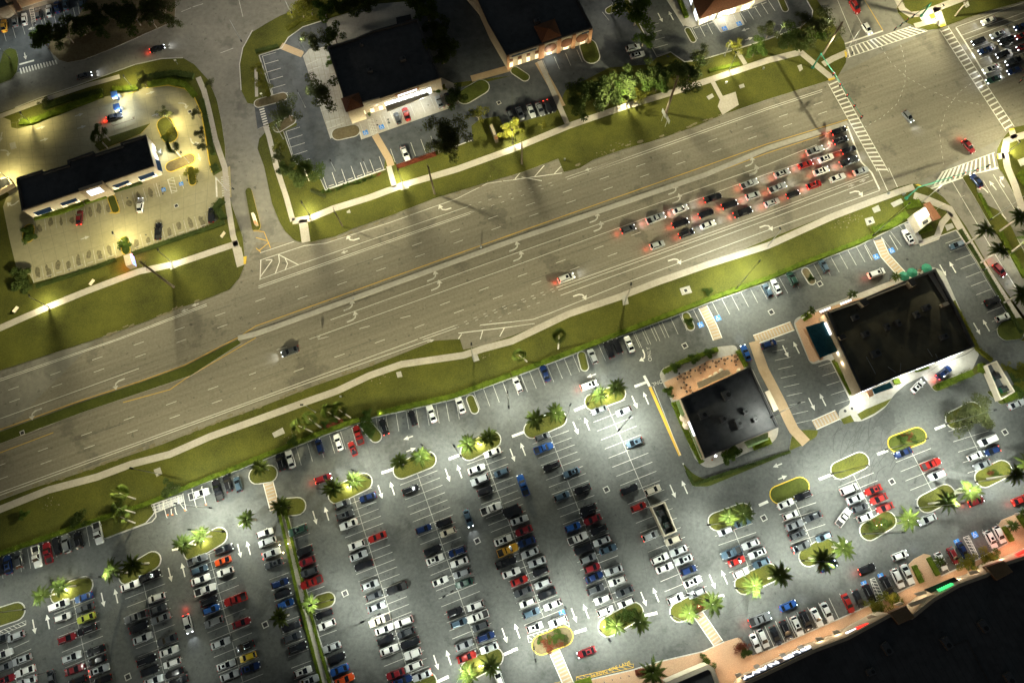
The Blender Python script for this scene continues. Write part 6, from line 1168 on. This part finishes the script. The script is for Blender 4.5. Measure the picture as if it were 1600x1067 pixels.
hedge('21 230 745 400 690 600 625 720 580', 1.3, .8, kind='leafd', desc='dark low hedge row'); hedge('21 820 545 1100 450 1300 385 1390 350', 1.4, .8, kind='leafd', desc='dark low hedge row'); hedge('21 1380 215 1340 260 1390 330', 2.6, 1.1, kind='leafd', desc='dark bushy hedge'); hedge('21 1320 0 1345 40', 2.6, 1.1, kind='leafd', desc='dark bushy hedge')
hedge('21 220 325 380 285 520 235', 1.6, .9); hedge('21 530 225 660 185', 1.8, .9); hedge('21 690 160 880 100', 1.6, .9, kind='leafd', desc='dark hedge row')
hedge('12 0 325 140 290', 1.4, .8, kind='leafd', desc='dark hedge row'); hedge('12 190 190 280 130 430 105', 1.6, .9, kind='leafy', desc='yellowish hedge row'); hedge('12 15 400 80 600', 1.4, .8, kind='leafy', desc='yellowish hedge row'); hedge('12 870 1035 1110 955', 1.5, .7, kind='leafr', desc='reddish low hedge'); hedge('13 1215 445 1400 400', 1.4, .7); hedge('L 210 0 270 150', 1.8, .9); hedge('22 340 150 430 190', 1.2, .5, kind='leafo', desc='olive ground hedge')
hedge('44 895 340 945 445', 1.6, .8); hedge('44 985 290 1045 400', 1.6, .8); hedge('44 1450 100 1500 190', 1.6, .8); hedge('44 1540 30 1600 120', 1.6, .8); hedge('32 410 545 540 505', 1.6, .5, kind='leafr', desc='reddish ground hedge'); hedge('24 1300 170 1380 330', 1.3, .5, kind='hedge'); hedge('24 1430 410 1581 690', 1.5, .6, kind='hedge'); hedge('24 1581 30 1540 60 1600 130', 1.8, 1); hedge('43 760 1000 830 990', 1.6, .6, kind='leafr', desc='reddish ground hedge'); hedge('43 390 1075 490 1045', 2.0, .8)
# ================================================================ small things
for s in ('42 152 215', '42 205 205', '42 175 260', '11 870 500', '43 735 705', '43 1150 590', '44 660 95', '44 690 90', '32 770 460', '41 1085 230'):
    g = G(P0(s)); r = empty('garden_lamp', (g.x, g.y, .1)); m = MB(); m.tube((0, 0, 0), (0, 0, .7), .05, n=6); m.obj('post', M['black'], r); m = MB(); m.tube((0, 0, .7), (0, 0, .85), .12, n=8); m.obj('lens', M['lampy'], r)
    link('light', lightdata((1, .9, .5), 90, False, .1), r, (0, 0, 1.2)); tag(r, 'garden lamp', 'low glowing garden lamp', P0(s), 'garden lamps')
def grate(s, w_=1.1, z=.035, round_=False):
    g = G(P0(s)); r = MB()
    if round_: r.tube((0, 0, 0), (0, 0, .015), w_*.5, n=14, mi=1)
    else: r.box((0, 0), w_*1.45, w_*1.45, 0, .010, 0, 0); r.box((0, 0), w_, w_, 0, .018, 0, 1)
    o = r.obj('drain_cover', [M['kerb'], M['black']]); o.location = (g.x, g.y, z); o.rotation_euler = (0, 0, SD+.1); tag(o, 'drain cover', 'round dark manhole cover' if round_ else 'square drain grate', P0(s), 'drain covers')
for s in ('33 583 927', '42 550 512', '42 57 705', '42 1366 188', '41 790 1027', '34 765 878', '34 1463 573', '33 1067 40', '24 20 900', '43 1555 47', '24 320 725'): grate(s)
for s, z in (('21 1090 245', .13), ('11 1173 692', .13), ('12 1500 637', .13), ('31 140 578', .17), ('23 1072 768', .17), ('24 628 343', .17), ('11 132 745', .17)): grate(s, .9, z)
for s, z in (('12 1020 807', .13), ('34 475 443', .15), ('34 517 428', .15), ('24 860 575', .03)): grate(s, .8, z, True)
def umb(s, m_, r_=1.4, h=2.5, desc='patio umbrella', z0=.14):
    g = G(P0(s), h); r = empty('patio_umbrella', (g.x, g.y, z0)); m = MB(); m.tube((0, 0, 0), (0, 0, h), .04, n=6); m.obj('pole', M['metal'], r); m = MB(); m.cone((0, 0), r_, h-.45, h, 8, a0=rnd.random()); m.obj('canopy', M[m_], r)
    tag(r, 'umbrella', desc, P0(s), 'patio umbrellas')
for s in ('B 772 50', 'B 828 25', 'B 930 -5'): umb(s, 'gumb', 1.6, desc='green patio umbrella')
for s in ('A 190 545', 'A 212 600'): umb(s, 'canvas', 1.3, desc='round pale patio umbrella')
def table(s):
    g = G(P0(s)); a = rnd.random()*3; r = empty('patio_table', (g.x, g.y, .14), a); m = MB(); m.tube((0, 0, .7), (0, 0, .75), .5, n=12); m.obj('tabletop', M['pergola'], r); m = MB(); m.tube((0, 0, 0), (0, 0, .7), .06, n=6); m.obj('leg', M['black'], r)
    tag(r, 'table', 'small round patio table', P0(s), 'patio tables')
    for k in range(3):
        t_ = a+2.1*k; c = empty('patio_chair', (g.x+.95*math.cos(t_), g.y+.95*math.sin(t_), .14), t_); m = MB(); m.box((0, 0), .45, .45, .42, .47); m.obj('seat', M['black'], c); m = MB(); m.box((.22, 0), .05, .45, .47, .95); m.obj('backrest', M['black'], c)
        for q_, (x, y) in enumerate(((-.18, -.18), (.18, -.18), (.18, .18), (-.18, .18))): m = MB(); m.box((x, y), .05, .05, 0, .42); m.obj('leg', M['black'], c)
        tag(c, 'chair', 'dark patio chair', P0(s), 'patio chairs')
for s in ('A 155 240', 'A 220 215', 'A 295 190', 'A 355 165', 'A 425 135', 'A 490 115', 'A 570 125', 'A 190 325', 'A 185 255', 'A 570 90', 'A 230 345', 'B 865 20', 'B 900 10', 'B 200 315'): table(s)
for s in ('E 685 492', 'E 617 507', 'E 550 522', 'E 485 540', 'E 415 550'):
    g = G(P0(s), .4); m = MB(); m.tube((0, 0, 0), (0, 0, .95), .12, n=10); m.tube((0, 0, .95), (0, 0, 1.05), .12, .05, n=10); o = m.obj('bollard', M['black']); o.location = (g.x, g.y, .13); tag(o, 'bollard', 'black bollard', P0(s), 'bollards')
for s in ('S 170 490', 'S 225 485', 'S 378 433', 'S 625 362', '33 1235 745'):
    g = G(P0(s)); m = MB(); m.box((0, 0), .45, .45, 0, .05); m.tube((0, 0, .05), (0, 0, .8), .18, .03, 8); o = m.obj('traffic_cone', mat('cone_orange', (.8, .18, .02), rough=.6)); o.location = (g.x, g.y, .03); tag(o, 'traffic cone', 'orange traffic cone', P0(s), 'traffic cones')
# white lattice trailer
cN = G(P0('S 210 350')); r = empty('lattice_trailer', (cN.x, cN.y, .03), SD); rn = random.Random(3)
m = MB()
for sy in (-.9, -.3, .3, .9):
    for z in (.9, 1.7): m.tube((-4.4, sy*1.3, z), (3.6, sy, z), .06, n=4)
for i in range(26):
    x = -4.4+8*rn.random(); m.tube((x, -1.1, .9+rn.random()*.8), (x+rn.uniform(-1.2, 1.2), 1.1, .9+rn.random()*.8), .045, n=4)
m.obj('lattice', M['white'], r); m = MB(); m.box((0, 0), 7.0, 1.6, .55, .7); m.obj('frame', M['metal'], r)
for x in (-1, .2):
    for sy in (-1, 1): m = MB(); m.tube((x, sy*.95-.1, .35), (x, sy*.95+.1, .35), .35, n=12); m.obj('wheel', M['tyre'], r)
tag(r, 'trailer', 'trailer heaped with white lattice frames', P0('S 210 350'), where='against the hedge in the lower left')
for i, s in enumerate(('S 345 235 385 430', 'S 455 180 505 395', 'S 570 150 622 360', 'S 250 400 270 480', 'S 125 400 155 520', 'S 310 350 360 415', 'S 205 420 212 480')):
    a, b = GW(s, .7); m = MB(); m.box((a+b)/2, (b-a).length, .14, .6, .72, math.atan2(b.y-a.y, b.x-a.x)); 
    for p in (a, b): m.box(p, .1, .1, .02, .6)
    o = m.obj('barrier_rail', M['white']); tag(o, 'barrier', 'low white barrier rail', P0(s), 'white rails by the trailer')
# wheel stops
ws = MB()
def stops(s, n, off=.9, side=1, grp='wheel stops', z=.03):
    a, b = GW(s); d = (b-a).normalized(); p = Vector((-d.y, d.x, 0))*side
    for i in range(n):
        c = a.lerp(b, (i+.5)/n)+p*off; m = MB(); m.box((0, 0), 1.7, .18, 0, .13); o = m.obj('wheel_stop', M['conc']); o.location = (c.x, c.y, z); o.rotation_euler = (0, 0, math.atan2(d.y, d.x))
        dd = RM.transposed() @ (c-Vector((0, 0, H))); tag(o, 'wheel stop', 'concrete wheel stop', (800+F*dd.x/-dd.z, 533.5-F*dd.y/-dd.z), 'wheel stops')
stops('12 1140 470; 12 1141 470'.replace('12 1140 470; 12 1141 470', '13 1110 175 1250 130'), 3, .5, -1, z=.13); stops('13 1405 78; 14 0 5', 3, .5, -1, z=.13); stops('21 210 715 720 555', 8, .5, 1, z=.13); stops('21 820 520 1290 365', 7, .5, 1, z=.13); stops('22 440 140 790 20', 6, .6, 1, z=.13)
# bank sign posts, mailbox
for s, h_ in (('24 832 178', 1.2), ('24 740 172', 1.0), ('21 455 0', 1), ('13 1550 430', .8), ('13 1320 518', .8), ('32 525 355', .6), ('13 325 990', .7), ('22 1390 505', 1.4), ('22 605 818', .8)):
    g = G(P0(s)); r = MB(); r.box((0, 0), .5, .4, 0, h_); r.box((0, 0), .56, .46, h_, h_+.06); o = r.obj('utility_box', M['metal']); o.location = (g.x, g.y, .12); tag(o, 'utility box', 'small metal utility box', P0(s), 'utility boxes')
for s in ('12 45 605', '32 400 0', '33 415 500', '24 1380 1020', '11 1100 400', '21 1480 510', '24 1180 205', '24 1060 255'):
    g = G(P0(s)); r = empty('road_sign', (g.x, g.y, .05), SD); m = MB(); m.tube((0, 0, 0), (0, 0, 2.4), .04, n=6); m.obj('post', M['metal'], r); m = MB(); m.box((0, 0), .7, .04, 1.8, 2.5); m.obj('board', M['white'], r); tag(r, 'road sign', 'small white sign on a post', P0(s), 'road signs')
finish_labels()
print('objects', len(bpy.data.objects))
